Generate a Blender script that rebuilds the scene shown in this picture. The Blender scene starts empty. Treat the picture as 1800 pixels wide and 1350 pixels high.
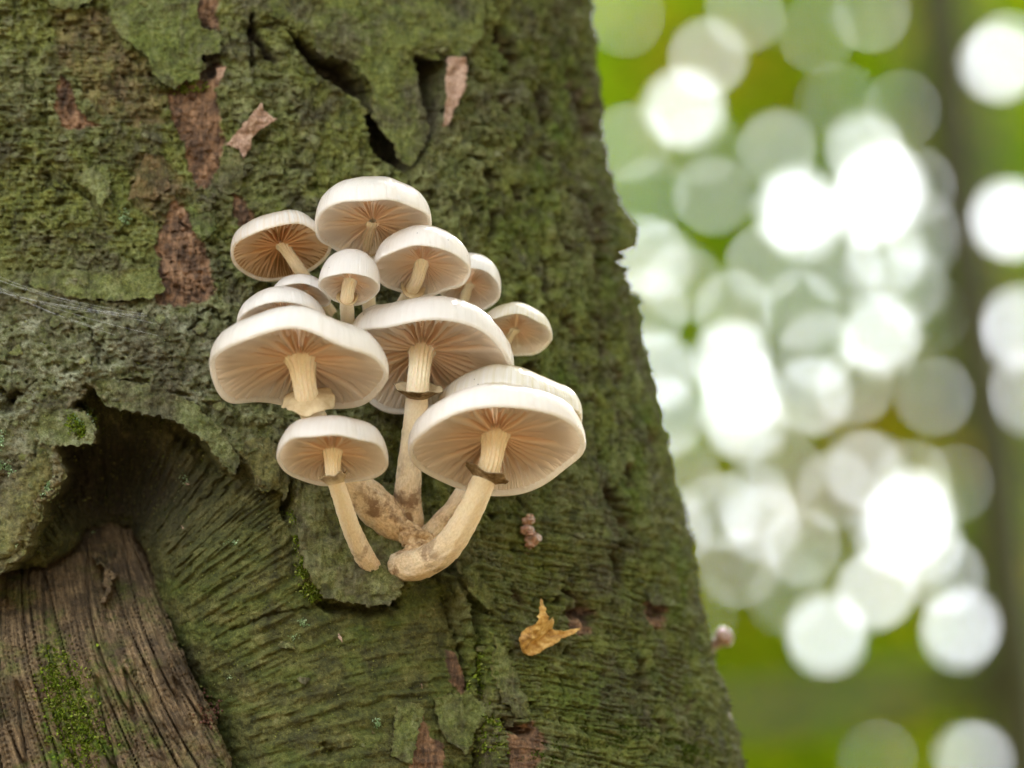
import bpy, math, random
import numpy as np
from mathutils import Vector

random.seed(7)
RNG = np.random.default_rng(7)
SC = bpy.context.scene
COL = SC.collection

# ------------------------------------------------------------------ camera
S0 = 1.8                        # metres from lens to the focus plane
K = 0.35 / 1800                 # metres on the focus plane per photograph pixel
TH = math.radians(22)           # the camera looks up by this much
P0 = np.array([0.0, 0.0, 1.75])
VD = np.array([0.0, math.cos(TH), math.sin(TH)])
VR = np.array([1.0, 0.0, 0.0])
VU = np.array([0.0, -math.sin(TH), math.cos(TH)])
cam_d = bpy.data.cameras.new('camera')
cam = bpy.data.objects.new('camera', cam_d)
COL.objects.link(cam)
cam.location = P0 - VD * S0
cam.rotation_euler = (math.radians(90) + TH, 0, 0)
cam_d.sensor_width = 36
cam_d.lens = 36 * S0 / 0.35
cam_d.clip_start = 0.05
cam_d.clip_end = 300
cam_d.dof.use_dof = True
cam_d.dof.focus_distance = S0 - 0.004
APERTURE = 0.0305               # metres across
cam_d.dof.aperture_fstop = (cam_d.lens / 1000) / APERTURE
cam_d.dof.aperture_blades = 0
SC.camera = cam

# ------------------------------------------------------------------ world and sun
SUN_EL, SUN_AZ = math.radians(48), math.radians(28)   # azimuth clockwise from +Y
world = bpy.data.worlds.new('World')
SC.world = world
world.use_nodes = True
wn, wl = world.node_tree.nodes, world.node_tree.links
wn.clear()
sky = wn.new('ShaderNodeTexSky')
sky.sky_type = 'NISHITA'
sky.sun_disc = False
sky.sun_elevation = SUN_EL
sky.sun_rotation = SUN_AZ
sky.dust_density = 2.0
hsv = wn.new('ShaderNodeHueSaturation')
hsv.inputs['Saturation'].default_value = 0.32       # a thin even veil of cloud
bg = wn.new('ShaderNodeBackground')
bg.inputs['Strength'].default_value = 0.15
wo = wn.new('ShaderNodeOutputWorld')
wl.new(sky.outputs[0], hsv.inputs['Color'])
wl.new(hsv.outputs[0], bg.inputs['Color'])
wl.new(bg.outputs[0], wo.inputs['Surface'])
sun_d = bpy.data.lights.new('sun', 'SUN')
sun_d.energy = 1.5
sun_d.angle = math.radians(10)
sun_d.color = (1.0, 0.96, 0.9)
sun = bpy.data.objects.new('sun', sun_d)
COL.objects.link(sun)
sdir = Vector((math.sin(SUN_AZ) * math.cos(SUN_EL), math.cos(SUN_AZ) * math.cos(SUN_EL), math.sin(SUN_EL)))
sun.rotation_euler = sdir.to_track_quat('Z', 'Y').to_euler()
sun.location = (0, 0, 20)
vs = SC.view_settings
vs.view_transform = 'Standard'
vs.look = 'None'
vs.gamma = 1.0
vs.use_curve_mapping = False
vs.exposure = 3.38

SC.render.engine = 'CYCLES'
cy = SC.cycles
cy.use_denoising = True
cy.denoiser = 'OPENIMAGEDENOISE'
cy.denoising_input_passes = 'RGB_ALBEDO_NORMAL'
cy.use_adaptive_sampling = False
cy.max_bounces = 8
cy.diffuse_bounces = 5
cy.glossy_bounces = 3
cy.transmission_bounces = 5
cy.sample_clamp_indirect = 4.0
cy.caustics_reflective = False
cy.caustics_refractive = False

# ------------------------------------------------------------------ numeric helpers
_G = RNG.permutation(4096).astype(np.int64)
_ANG = RNG.random(4096) * 2 * np.pi
_GX, _GY = np.cos(_ANG), np.sin(_ANG)

def pn(x, y, seed=0):
    """2-D gradient noise, about -0.7 .. 0.7"""
    x = np.asarray(x, float) + seed * 17.31
    y = np.asarray(y, float) + seed * 9.77
    xi = np.floor(x).astype(np.int64); yi = np.floor(y).astype(np.int64)
    xf = x - xi; yf = y - yi
    u = xf * xf * xf * (xf * (xf * 6 - 15) + 10)
    v = yf * yf * yf * (yf * (yf * 6 - 15) + 10)
    def g(ix, iy, fx, fy):
        h = _G[(_G[ix & 4095] + iy) & 4095]
        return _GX[h] * fx + _GY[h] * fy
    a = g(xi, yi, xf, yf); b = g(xi + 1, yi, xf - 1, yf)
    c = g(xi, yi + 1, xf, yf - 1); d = g(xi + 1, yi + 1, xf - 1, yf - 1)
    return (a + (b - a) * u) * (1 - v) + (c + (d - c) * u) * v

def fbm(x, y, seed=0, octv=3, gain=0.5):
    s = 0; am = 1
    for o in range(octv):
        s = s + am * pn(x * 2 ** o, y * 2 ** o, seed + o * 3)
        am *= gain
    return s

def smooth(e0, e1, x):
    t = np.clip((x - e0) / (e1 - e0), 0, 1)
    return t * t * (3 - 2 * t)

def sdf(px, py, poly, pad=1e9):
    """signed distance, positive inside"""
    px = np.asarray(px, float); py = np.asarray(py, float)
    out = np.full(px.shape, -1e3)
    P = np.array(poly, float)
    m = (px > P[:, 0].min() - pad) & (px < P[:, 0].max() + pad) & (py > P[:, 1].min() - pad) & (py < P[:, 1].max() + pad)
    x, y = px[m], py[m]
    d2 = np.full(x.shape, 1e12); ins = np.zeros(x.shape, bool)
    n = len(P)
    for i in range(n):
        ax, ay = P[i]; bx, by = P[(i + 1) % n]
        ex, ey = bx - ax, by - ay
        t = np.clip(((x - ax) * ex + (y - ay) * ey) / (ex * ex + ey * ey + 1e-9), 0, 1)
        d2 = np.minimum(d2, (x - ax - t * ex) ** 2 + (y - ay - t * ey) ** 2)
        c = ((ay > y) != (by > y))
        if ey != 0:
            ins ^= c & (x < ex * (y - ay) / ey + ax)
    d = np.sqrt(d2)
    out[m] = np.where(ins, d, -d)
    return out

def dline(px, py, pts, pad=60):
    px = np.asarray(px, float); py = np.asarray(py, float)
    out = np.full(px.shape, 1e3)
    P = np.array(pts, float)
    m = (px > P[:, 0].min() - pad) & (px < P[:, 0].max() + pad) & (py > P[:, 1].min() - pad) & (py < P[:, 1].max() + pad)
    x, y = px[m], py[m]
    d2 = np.full(x.shape, 1e6)
    for i in range(len(P) - 1):
        ax, ay = P[i]; bx, by = P[i + 1]
        ex, ey = bx - ax, by - ay
        t = np.clip(((x - ax) * ex + (y - ay) * ey) / (ex * ex + ey * ey + 1e-9), 0, 1)
        d2 = np.minimum(d2, (x - ax - t * ex) ** 2 + (y - ay - t * ey) ** 2)
    out[m] = np.sqrt(d2)
    return out

def at(px, py, dz):
    """world point for a photograph pixel at a given depth behind the focus plane"""
    px, py, dz = np.broadcast_arrays(np.asarray(px, float), np.asarray(py, float), np.asarray(dz, float))
    D = S0 + dz
    return (P0 + dz[..., None] * VD + ((px - 900) * K * D / S0)[..., None] * VR
            + ((675 - py) * K * D / S0)[..., None] * VU)

def project(P):
    q = P - (P0 - VD * S0)
    D = q @ VD
    return 900 + (q @ VR) / D * S0 / K, 675 - (q @ VU) / D * S0 / K, D - S0

# ------------------------------------------------------------------ mesh helpers
def mesh_np(name, verts, quads=None, tris=None, attrs=None, smooth_sh=True, mat=None):
    me = bpy.data.meshes.new(name)
    verts = np.asarray(verts, np.float32).reshape(-1, 3)
    loops, starts, n = [], [], 0
    if quads is not None and len(quads):
        q = np.asarray(quads, np.int32); loops.append(q.ravel()); starts.append(np.arange(len(q)) * 4); n = len(q) * 4
    if tris is not None and len(tris):
        t = np.asarray(tris, np.int32); loops.append(t.ravel()); starts.append(n + np.arange(len(t)) * 3)
    L = np.concatenate(loops).astype(np.int32); ST = np.concatenate(starts).astype(np.int32)
    me.vertices.add(len(verts)); me.vertices.foreach_set('co', verts.ravel())
    me.loops.add(len(L)); me.loops.foreach_set('vertex_index', L)
    me.polygons.add(len(ST)); me.polygons.foreach_set('loop_start', ST)
    me.polygons.foreach_set('use_smooth', np.full(len(ST), smooth_sh, bool))
    for an, av in (attrs or {}).items():
        av = np.asarray(av, np.float32)
        if av.ndim == 1:
            a = me.attributes.new(an, 'FLOAT', 'POINT'); a.data.foreach_set('value', av)
        else:
            if av.shape[1] == 3:
                av = np.concatenate([av, np.ones((len(av), 1), np.float32)], 1)
            a = me.attributes.new(an, 'FLOAT_COLOR', 'POINT'); a.data.foreach_set('color', av.ravel())
    me.update(calc_edges=True)
    me.validate()
    if mat: me.materials.append(mat)
    return me

def link(name, me, parent=None):
    o = bpy.data.objects.new(name, me)
    COL.objects.link(o)
    if parent is not None:
        o.parent = parent
        o.matrix_parent_inverse = parent.matrix_basis.inverted()
    return o

def empty(name, loc):
    o = bpy.data.objects.new(name, None)
    COL.objects.link(o)
    o.location = loc
    o.empty_display_size = 0.02
    return o

def tag(o, label=None, cat=None, group=None, kind=None):
    if label: o['label'] = label
    if cat: o['category'] = cat
    if group: o['group'] = group
    if kind: o['kind'] = kind
    return o

# ------------------------------------------------------------------ materials
class NB:
    def __init__(self, name):
        self.m = bpy.data.materials.new(name); self.m.use_nodes = True
        self.t = self.m.node_tree; self.n = self.t.nodes; self.n.clear()
        self.out = self.n.new('ShaderNodeOutputMaterial')
    def new(self, typ, **kw):
        nd = self.n.new(typ)
        for k, v in kw.items(): setattr(nd, k, v)
        return nd
    def l(self, a, b): self.t.links.new(a, b)
    def setin(self, nd, key, v):
        if isinstance(v, bpy.types.NodeSocket): self.l(v, nd.inputs[key])
        else: nd.inputs[key].default_value = v
    def attr(self, name):
        return self.new('ShaderNodeAttribute', attribute_name=name)
    def coord(self):
        return self.new('ShaderNodeTexCoord').outputs['Object']
    def mapping(self, v, scale=(1, 1, 1), rot=(0, 0, 0)):
        nd = self.new('ShaderNodeMapping'); self.l(v, nd.inputs['Vector'])
        nd.inputs['Scale'].default_value = scale; nd.inputs['Rotation'].default_value = rot
        return nd.outputs[0]
    def noise(self, v, scale, detail=4, rough=0.6, dist=0.0):
        nd = self.new('ShaderNodeTexNoise'); self.l(v, nd.inputs['Vector'])
        nd.inputs['Scale'].default_value = scale; nd.inputs['Detail'].default_value = detail
        nd.inputs['Roughness'].default_value = rough; nd.inputs['Distortion'].default_value = dist
        return nd.outputs['Fac']
    def voronoi(self, v, scale, feature='F1'):
        nd = self.new('ShaderNodeTexVoronoi', feature=feature); self.l(v, nd.inputs['Vector'])
        nd.inputs['Scale'].default_value = scale
        return nd.outputs['Distance']
    def ramp(self, f, stops):
        nd = self.new('ShaderNodeValToRGB'); self.setin(nd, 'Fac', f)
        e = nd.color_ramp.elements
        while len(e) < len(stops): e.new(0.5)
        for i, (p, c) in enumerate(stops):
            e[i].position = p; e[i].color = (c, c, c, 1) if not hasattr(c, '__len__') else (*c, 1)
        return nd.outputs['Color']
    def mix(self, f, a, b, mode='MIX'):
        nd = self.new('ShaderNodeMix', data_type='RGBA', blend_type=mode)
        self.setin(nd, 0, f)
        for key, v in ((6, a), (7, b)):
            if isinstance(v, bpy.types.NodeSocket): self.l(v, nd.inputs[key])
            else: nd.inputs[key].default_value = (*v, 1)
        return nd.outputs[2]
    def math(self, op, a, b=0.0, c=0.0, clamp=False):
        nd = self.new('ShaderNodeMath', operation=op, use_clamp=clamp)
        self.setin(nd, 0, a); self.setin(nd, 1, b)
        if op in ('MULTIPLY_ADD', 'SMOOTH_MIN'): self.setin(nd, 2, c)
        return nd.outputs[0]
    def bump(self, h, strength, dist, normal=None):
        nd = self.new('ShaderNodeBump'); self.l(h, nd.inputs['Height'])
        nd.inputs['Strength'].default_value = strength; nd.inputs['Distance'].default_value = dist
        if normal is not None: self.l(normal, nd.inputs['Normal'])
        return nd.outputs[0]
    def bsdf(self, **kw):
        nd = self.new('ShaderNodeBsdfPrincipled')
        for k, v in kw.items():
            k = k.replace('_', ' ')
            if isinstance(v, bpy.types.NodeSocket): self.l(v, nd.inputs[k])
            else: nd.inputs[k].default_value = v
        return nd
    def done(self, sh):
        self.l(sh, self.out.inputs['Surface']); return self.m

def sepc(b, col):
    nd = b.new('ShaderNodeSeparateColor'); b.l(col, nd.inputs[0]); return nd.outputs

def bark_material():
    b = NB('mossy_bark')
    co = b.coord()
    m1 = sepc(b, b.attr('m1').outputs['Color'])     # brown, wood, callus
    m2 = sepc(b, b.attr('m2').outputs['Color'])     # grey crust, tan, bright moss
    big = b.noise(co, 28, 5, 0.6)
    mid = b.noise(co, 150, 6, 0.65)
    fine = b.noise(co, 620, 5, 0.7)
    vfine = b.noise(co, 1900, 3, 0.7)
    # vertical run of the fine crust on the bark
    vert = b.noise(b.mapping(co, (1, 1, 0.22)), 520, 4, 0.65)
    grit = b.math('ADD', b.math('MULTIPLY', fine, 0.5), b.math('MULTIPLY', vfine, 0.5))
    moss = b.ramp(b.math('ADD', b.math('MULTIPLY', mid, 0.4), b.math('MULTIPLY', grit, 0.6)),
                  [(0.34, (0.016, 0.017, 0.004)), (0.455, (0.080, 0.088, 0.013)), (0.53, (0.165, 0.175, 0.030)), (0.65, (0.33, 0.33, 0.105))])
    moss = b.mix(b.math('MULTIPLY', b.ramp(vert, [(0.5, 0), (0.70, 1)]), 0.5), moss, (0.25, 0.255, 0.11))
    crust = b.ramp(b.math('ADD', b.math('MULTIPLY', grit, 0.6), b.math('MULTIPLY', mid, 0.4)),
                   [(0.35, (0.030, 0.030, 0.016)), (0.48, (0.150, 0.148, 0.082)), (0.60, (0.38, 0.37, 0.24))])
    gf = b.math('MULTIPLY', m2[0], b.ramp(mid, [(0.36, 0.15), (0.58, 1)]), clamp=True)
    pch = b.noise(b.mapping(co, (1, 1, 0.7)), 105, 6, 0.72, 0.3)
    moss = b.mix(b.math('MULTIPLY', b.ramp(pch, [(0.54, 0), (0.62, 1)]), 0.62), moss, (0.020, 0.020, 0.008))
    moss = b.mix(b.math('MULTIPLY', b.ramp(pch, [(0.36, 1), (0.44, 0)]), 0.5), moss, (0.27, 0.27, 0.12))
    c = b.mix(gf, moss, crust)
    tanc = b.ramp(fine, [(0.3, (0.0462, 0.0330, 0.0198)), (0.5, (0.1676, 0.1211, 0.0481)), (0.7, (0.3177, 0.2422, 0.1022))])
    c = b.mix(b.math('MULTIPLY', m2[1], b.ramp(mid, [(0.35, 0.25), (0.6, 1)]), clamp=True), c, tanc)
    bright = b.ramp(fine, [(0.3, (0.0259, 0.0420, 0.0029)), (0.5, (0.0750, 0.1211, 0.0080)), (0.7, (0.1500, 0.2089, 0.0227))])
    c = b.mix(b.math('MULTIPLY', m2[2], b.ramp(b.math('ADD', b.math('MULTIPLY', big, 0.5), b.math('MULTIPLY', mid, 0.5)), [(0.38, 0.1), (0.6, 1)]), clamp=True), c, bright)
    dirt = b.ramp(b.math('ADD', b.math('MULTIPLY', fine, 0.5), b.math('MULTIPLY', vert, 0.5)), [(0.34, (0.0148, 0.0115, 0.0066)), (0.5, (0.0697, 0.0574, 0.0295)), (0.64, (0.1722, 0.1517, 0.0943))])
    big2 = b.noise(co, 46, 6, 0.7, 0.4)
    c = b.mix(b.math('MULTIPLY', b.ramp(big2, [(0.47, 0), (0.62, 1)]), 0.8), c, dirt)
    cal = b.ramp(b.math('ADD', b.math('MULTIPLY', mid, 0.45), b.math('MULTIPLY', grit, 0.55)),
                 [(0.34, (0.012, 0.012, 0.004)), (0.455, (0.060, 0.060, 0.014)), (0.54, (0.135, 0.130, 0.034)), (0.66, (0.28, 0.255, 0.105))])
    cal = b.mix(b.math('MULTIPLY', b.ramp(pch, [(0.52, 0), (0.62, 1)]), 0.55), cal, (0.030, 0.024, 0.011))
    c = b.mix(m1[2], c, b.mix(b.math('MULTIPLY', m2[2], 0.7, clamp=True), cal, bright))
    brown = b.ramp(b.math('ADD', b.math('MULTIPLY', mid, 0.5), b.math('MULTIPLY', vert, 0.5)),
                   [(0.3, (0.0160, 0.0100, 0.0060)), (0.45, (0.1105, 0.0624, 0.0351)), (0.56, (0.2945, 0.1628, 0.0853)), (0.70, (0.5270, 0.3410, 0.2015))])
    c = b.mix(m1[0], c, brown)
    grain = b.attr('grain')
    gv = b.new('ShaderNodeCombineXYZ')
    gs = sepc(b, grain.outputs['Color'])
    b.l(gs[0], gv.inputs[0]); b.l(gs[1], gv.inputs[1])
    rot_shade_col = b.ramp(b.math('ADD', b.math('MULTIPLY', mid, 0.5), b.math('MULTIPLY', fine, 0.5)), [(0.34, (0.008, 0.006, 0.004)), (0.5, (0.030, 0.023, 0.013)), (0.66, (0.085, 0.066, 0.036))])  # dark bare wood tone, also painted as shade in hole, gaps and cracks
    c = b.mix(b.math('MULTIPLY', gs[2], b.ramp(mid, [(0.30, 0.55), (0.6, 1)]), clamp=True), c, rot_shade_col)
    wg = b.noise(b.mapping(gv.outputs[0], (1, 0.10, 1)), 0.16, 5, 0.65)
    wcol = b.ramp(b.math('ADD', b.math('MULTIPLY', wg, 0.55), b.math('MULTIPLY', grit, 0.45)),
                  [(0.32, (0.022, 0.015, 0.009)), (0.46, (0.115, 0.075, 0.038)), (0.56, (0.26, 0.175, 0.09)), (0.70, (0.46, 0.34, 0.18))])
    wcol = b.mix(b.math('MULTIPLY', b.ramp(b.noise(co, 70, 6, 0.7, 0.5), [(0.46, 0), (0.6, 1)]), 0.7), wcol, (0.040, 0.027, 0.015))
    wcol = b.mix(b.math('MULTIPLY', m2[2], b.ramp(mid, [(0.42, 0), (0.58, 1)]), clamp=True), wcol, bright)
    c = b.mix(m1[1], c, wcol)
    h = b.math('ADD', b.math('MULTIPLY', fine, 0.6), b.math('MULTIPLY', vfine, 0.4))
    h = b.math('ADD', h, b.math('MULTIPLY', vert, 0.5))
    nrm = b.bump(h, 1.0, 0.0022)
    p = b.bsdf(Base_Color=c, Roughness=b.ramp(mid, [(0.3, 0.62), (0.7, 0.9)]), Normal=nrm)
    p.inputs['Specular IOR Level'].default_value = 0.28
    return b.done(p.outputs[0])

def simple_material(name, stops, scale, rough=0.6, bump=0.4, bdist=0.0008, spec=0.3, detail=5, stretch=(1, 1, 1), coat=0.0, sss=0.0):
    b = NB(name)
    co = b.mapping(b.coord(), stretch)
    n = b.noise(co, scale, detail, 0.65)
    n2 = b.noise(co, scale * 4, 3, 0.65)
    f = b.math('ADD', b.math('MULTIPLY', n, 0.65), b.math('MULTIPLY', n2, 0.35))
    c = b.ramp(f, stops)
    p = b.bsdf(Base_Color=c, Roughness=rough, Normal=b.bump(f, bump, bdist))
    p.inputs['Specular IOR Level'].default_value = spec
    if coat: p.inputs['Coat Weight'].default_value = coat; p.inputs['Coat Roughness'].default_value = 0.08
    if sss:
        p.inputs['Subsurface Weight'].default_value = sss
        p.inputs['Subsurface Scale'].default_value = 0.002
    return b.done(p.outputs[0])

def cap_material(name, tint, wet=1.0):
    b = NB(name)
    co = b.coord()
    a = b.attr('cap')                      # radius, angle, random
    ch = sepc(b, a.outputs['Color'])
    cv = b.new('ShaderNodeCombineXYZ')
    b.l(b.math('MULTIPLY', ch[0], 2.0), cv.inputs[0]); b.l(b.math('MULTIPLY', ch[1], 60.0), cv.inputs[1])
    st = b.noise(cv.outputs[0], 1.6, 4, 0.6)
    edge = b.ramp(ch[0], [(0.62, 0), (0.95, 1)])
    blot = b.noise(co, 60, 3, 0.5)
    c0 = b.mix(b.ramp(blot, [(0.35, 0), (0.7, 1)]), tint[0], tint[1])
    c0 = b.mix(b.math('MULTIPLY', edge, b.ramp(st, [(0.3, 0.2), (0.65, 1)])), c0, (0.93, 0.92, 0.90))
    sp = b.voronoi(co, 210)
    spd = b.noise(co, 45, 2, 0.5)
    speck = b.math('MULTIPLY', b.math('LESS_THAN', sp, 0.05), b.math('GREATER_THAN', spd, 0.52))
    c0 = b.mix(b.math('MULTIPLY', speck, 0.8), c0, (0.03, 0.02, 0.015))
    micro = b.noise(co, 700, 3, 0.6)
    h = b.math('ADD', b.math('MULTIPLY', b.math('MULTIPLY', st, edge), 1.0), b.math('MULTIPLY', micro, 0.22))
    p = b.bsdf(Base_Color=c0, Roughness=0.28, Normal=b.bump(h, 0.9, 0.0011))
    p.inputs['Specular IOR Level'].default_value = 0.4
    p.inputs['Coat Weight'].default_value = wet
    p.inputs['Coat Roughness'].default_value = 0.035
    b.l(b.bump(b.math('ADD', h, b.math('MULTIPLY', b.noise(co, 260, 3, 0.6), 0.5)), 0.6, 0.0012), p.inputs['Coat Normal'])
    t = b.new('ShaderNodeBsdfTranslucent'); b.l(b.mix(1.0, c0, (1.0, 0.95, 0.88), 'MULTIPLY'), t.inputs['Color'])
    mx = b.new('ShaderNodeMixShader'); mx.inputs[0].default_value = 0.53
    b.l(p.outputs[0], mx.inputs[1]); b.l(t.outputs[0], mx.inputs[2])
    return b.done(mx.outputs[0])

def gill_material(name, c1, c2, face=None):
    b = NB(name)
    a = sepc(b, b.attr('gill').outputs['Color'])     # radius, depth
    n = b.noise(b.coord(), 90, 3, 0.5)
    c = b.mix(a[0], c1, c2)
    c = b.mix(b.math('MULTIPLY', b.ramp(n, [(0.4, 0), (0.75, 1)]), 0.25), c, (0.80, 0.60, 0.42))
    if face is not None: c = b.mix(b.ramp(a[1], [(0.1, 0.85), (0.6, 0)]), c, face)
    d = b.new('ShaderNodeBsdfDiffuse'); b.l(c, d.inputs['Color'])
    t = b.new('ShaderNodeBsdfTranslucent'); b.l(c, t.inputs['Color'])
    mx = b.new('ShaderNodeMixShader'); mx.inputs[0].default_value = 0.50
    b.l(d.outputs[0], mx.inputs[1]); b.l(t.outputs[0], mx.inputs[2])
    return b.done(mx.outputs[0])

def stem_material():
    b = NB('mushroom_stem')
    co = b.coord()
    a = sepc(b, b.attr('stem').outputs['Color'])     # age browning, along, around
    v = b.new('ShaderNodeCombineXYZ'); b.l(b.math('MULTIPLY', a[1], 10.0), v.inputs[0]); b.l(b.math('MULTIPLY', a[2], 26.0), v.inputs[1])
    fib = b.noise(v.outputs[0], 1.5, 5, 0.65)
    n = b.noise(co, 160, 5, 0.65)
    base = b.ramp(fib, [(0.25, (0.76, 0.62, 0.40)), (0.5, (0.84, 0.72, 0.51)), (0.75, (0.89, 0.80, 0.62))])
    old = b.ramp(b.math('ADD', b.math('MULTIPLY', fib, 0.6), b.math('MULTIPLY', n, 0.4)),
                 [(0.36, (0.13, 0.065, 0.025)), (0.47, (0.40, 0.25, 0.12)), (0.58, (0.62, 0.45, 0.26)), (0.7, (0.76, 0.60, 0.40))])
    f = b.math('MULTIPLY', a[0], b.ramp(n, [(0.3, 0.45), (0.62, 1.0)]), clamp=True)
    c = b.mix(f, base, old)
    bl = b.math('MULTIPLY', b.ramp(b.noise(co, 95, 5, 0.7), [(0.50, 0), (0.60, 1)]), b.ramp(a[0], [(0.30, 0), (0.75, 0.85)]))
    c = b.mix(bl, c, (0.15, 0.075, 0.032))
    p = b.bsdf(Base_Color=c, Roughness=0.55, Normal=b.bump(fib, 0.35, 0.0006))
    p.inputs['Subsurface Weight'].default_value = 0.35
    p.inputs['Subsurface Radius'].default_value = (1.0, 0.65, 0.4)
    p.inputs['Subsurface Scale'].default_value = 0.0025
    p.inputs['Specular IOR Level'].default_value = 0.3
    return b.done(p.outputs[0])

def ring_material():
    b = NB('mushroom_ring')
    a = sepc(b, b.attr('ring').outputs['Color'])     # brown underside / edge
    n = b.noise(b.coord(), 260, 5, 0.7)
    cream = b.ramp(n, [(0.3, (0.66, 0.50, 0.28)), (0.7, (0.86, 0.74, 0.50))])
    br = b.ramp(n, [(0.32, (0.07, 0.042, 0.02)), (0.5, (0.21, 0.14, 0.07)), (0.68, (0.46, 0.34, 0.20))])
    c = b.mix(a[0], cream, br)
    d = b.new('ShaderNodeBsdfDiffuse'); b.l(c, d.inputs['Color']); b.l(b.bump(n, 0.5, 0.0006), d.inputs['Normal'])
    t = b.new('ShaderNodeBsdfTranslucent'); b.l(c, t.inputs['Color'])
    mx = b.new('ShaderNodeMixShader'); mx.inputs[0].default_value = 0.2
    b.l(d.outputs[0], mx.inputs[1]); b.l(t.outputs[0], mx.inputs[2])
    return b.done(mx.outputs[0])

def leaf_material(name, trans=0.55, plain=False):
    b = NB(name)
    c = b.attr('leaf').outputs['Color']
    d = b.new('ShaderNodeBsdfDiffuse'); b.l(c if plain else b.mix(1.0, c, (0.55, 0.62, 0.75), 'MULTIPLY'), d.inputs['Color'])
    t = b.new('ShaderNodeBsdfTranslucent'); b.l(c, t.inputs['Color'])
    mx = b.new('ShaderNodeMixShader'); mx.inputs[0].default_value = trans
    b.l(d.outputs[0], mx.inputs[1]); b.l(t.outputs[0], mx.inputs[2])
    return b.done(mx.outputs[0])

M_BARK = bark_material()
M_STEM = stem_material()
M_RING = ring_material()
M_LEAF = leaf_material('canopy_leaf')
M_MOSS = leaf_material('moss_leaflet', 0.25, plain=True)
M_GILL = gill_material('mushroom_gill', (0.95, 0.76, 0.56), (0.95, 0.88, 0.80))
M_GILL_OLD = gill_material('mushroom_gill_old', (0.86, 0.56, 0.28), (0.84, 0.66, 0.44), (0.42, 0.22, 0.08))
M_CAP = cap_material('mushroom_cap_white', ((0.86, 0.83, 0.79), (0.90, 0.88, 0.86)))
M_CAP_Y = cap_material('mushroom_cap_yellowish', ((0.72, 0.66, 0.42), (0.80, 0.77, 0.60)), 1.0)
M_CAP_O = cap_material('mushroom_cap_cream', ((0.84, 0.70, 0.50), (0.86, 0.78, 0.64)), 0.8)
M_BUD = simple_material('mushroom_bud', [(0.35, (0.16, 0.075, 0.04)), (0.55, (0.36, 0.20, 0.12)), (0.75, (0.55, 0.36, 0.25))], 240, 0.35, 0.3, 0.0005, 0.5, coat=0.8, sss=0.4)
M_TWIG = simple_material('dry_bark_curl', [(0.3, (0.13, 0.075, 0.05)), (0.5, (0.30, 0.19, 0.13)), (0.7, (0.48, 0.35, 0.25))], 300, 0.8, 0.6, 0.001, 0.2)
M_DLEAF = simple_material('dead_leaf', [(0.32, (0.16, 0.075, 0.022)), (0.48, (0.44, 0.25, 0.06)), (0.66, (0.66, 0.46, 0.16))], 130, 0.55, 0.5, 0.001, 0.35)
M_CRUMB = simple_material('wood_crumb', [(0.3, (0.05, 0.022, 0.014)), (0.6, (0.15, 0.07, 0.045)), (0.8, (0.24, 0.13, 0.09))], 400, 0.85, 0.5, 0.0006, 0.2)
M_SILK = simple_material('spider_silk', [(0.3, (0.5, 0.5, 0.48)), (0.7, (0.7, 0.7, 0.68))], 300, 0.4)
M_FARBARK = simple_material('far_bark', [(0.3, (0.02, 0.021, 0.008)), (0.5, (0.045, 0.046, 0.018)), (0.7, (0.075, 0.075, 0.034))], 14, 0.9, 0.5, 0.01, 0.2, stretch=(1, 1, 0.3))
M_GROUND = simple_material('leaf_litter', [(0.3, (0.17, 0.115, 0.06)), (0.5, (0.30, 0.21, 0.115)), (0.7, (0.42, 0.31, 0.18))], 9, 0.9, 0.6, 0.02, 0.2)

# ------------------------------------------------------------------ ground
gN = 61
gx, gy = np.meshgrid(np.linspace(-60, 60, gN), np.linspace(-60, 60, gN), indexing='ij')
gz = 0.25 * fbm(gx / 9, gy / 9, 5, 3) - 0.0 + 0.0 * gx
gz -= 0.25 * fbm(np.array([0.0]), np.array([0.0]), 5, 3)[0]
gi = np.arange(gN * gN).reshape(gN, gN)
gq = np.stack([gi[:-1, :-1], gi[1:, :-1], gi[1:, 1:], gi[:-1, 1:]], -1).reshape(-1, 4)
tag(link('forest_ground', mesh_np('forest_ground', np.stack([gx, gy, gz], -1), gq, mat=M_GROUND)), kind='structure')

# ------------------------------------------------------------------ the mossy trunk: base shape
EDGE = np.array([(1035, -60), (1034, 70), (1040, 150), (1048, 210), (1056, 270), (1068, 330), (1082, 358), (1096, 380), (1110, 402), (1108, 420), (1098, 440),
                 (1101, 458), (1110, 480), (1112, 496), (1109, 515), (1111, 560), (1122, 630), (1138, 680), (1150, 725), (1168, 800), (1186, 870), (1208, 935),
                 (1214, 970), (1222, 1040), (1236, 1090), (1246, 1140), (1256, 1180), (1266, 1200), (1284, 1222), (1276, 1240), (1290, 1290), (1306, 1360), (1325, 1420)], float)
EDGE_S = np.array([(1030, -60), (1040, 150), (1062, 300), (1090, 450), (1115, 600), (1150, 730), (1188, 870), (1210, 1000), (1240, 1150), (1280, 1270), (1320, 1420)], float)

def edge_smooth(v): return np.interp(v, EDGE_S[:, 1], EDGE_S[:, 0])
def edge_detail(v): return sum(np.interp(v + o, EDGE[:, 1], EDGE[:, 0]) for o in (-18, -9, 0, 9, 18)) / 5

SLOPE = 0.25
DZF = 0.016                        # depth of the frontmost line of the trunk at mid height
_Ug = np.linspace(-0.2, 0.2, 81)
def _xc(U): return ((90 - 900) - (U / K) * 0.045) * K
RY0 = 0.128
_Dg = S0 + DZF + RY0 + SLOPE * _Ug
_pyg = 675 - _Ug * S0 / _Dg / K
_Rg = (edge_smooth(_pyg) - 900) * K * _Dg / S0 - _xc(_Ug)

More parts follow.
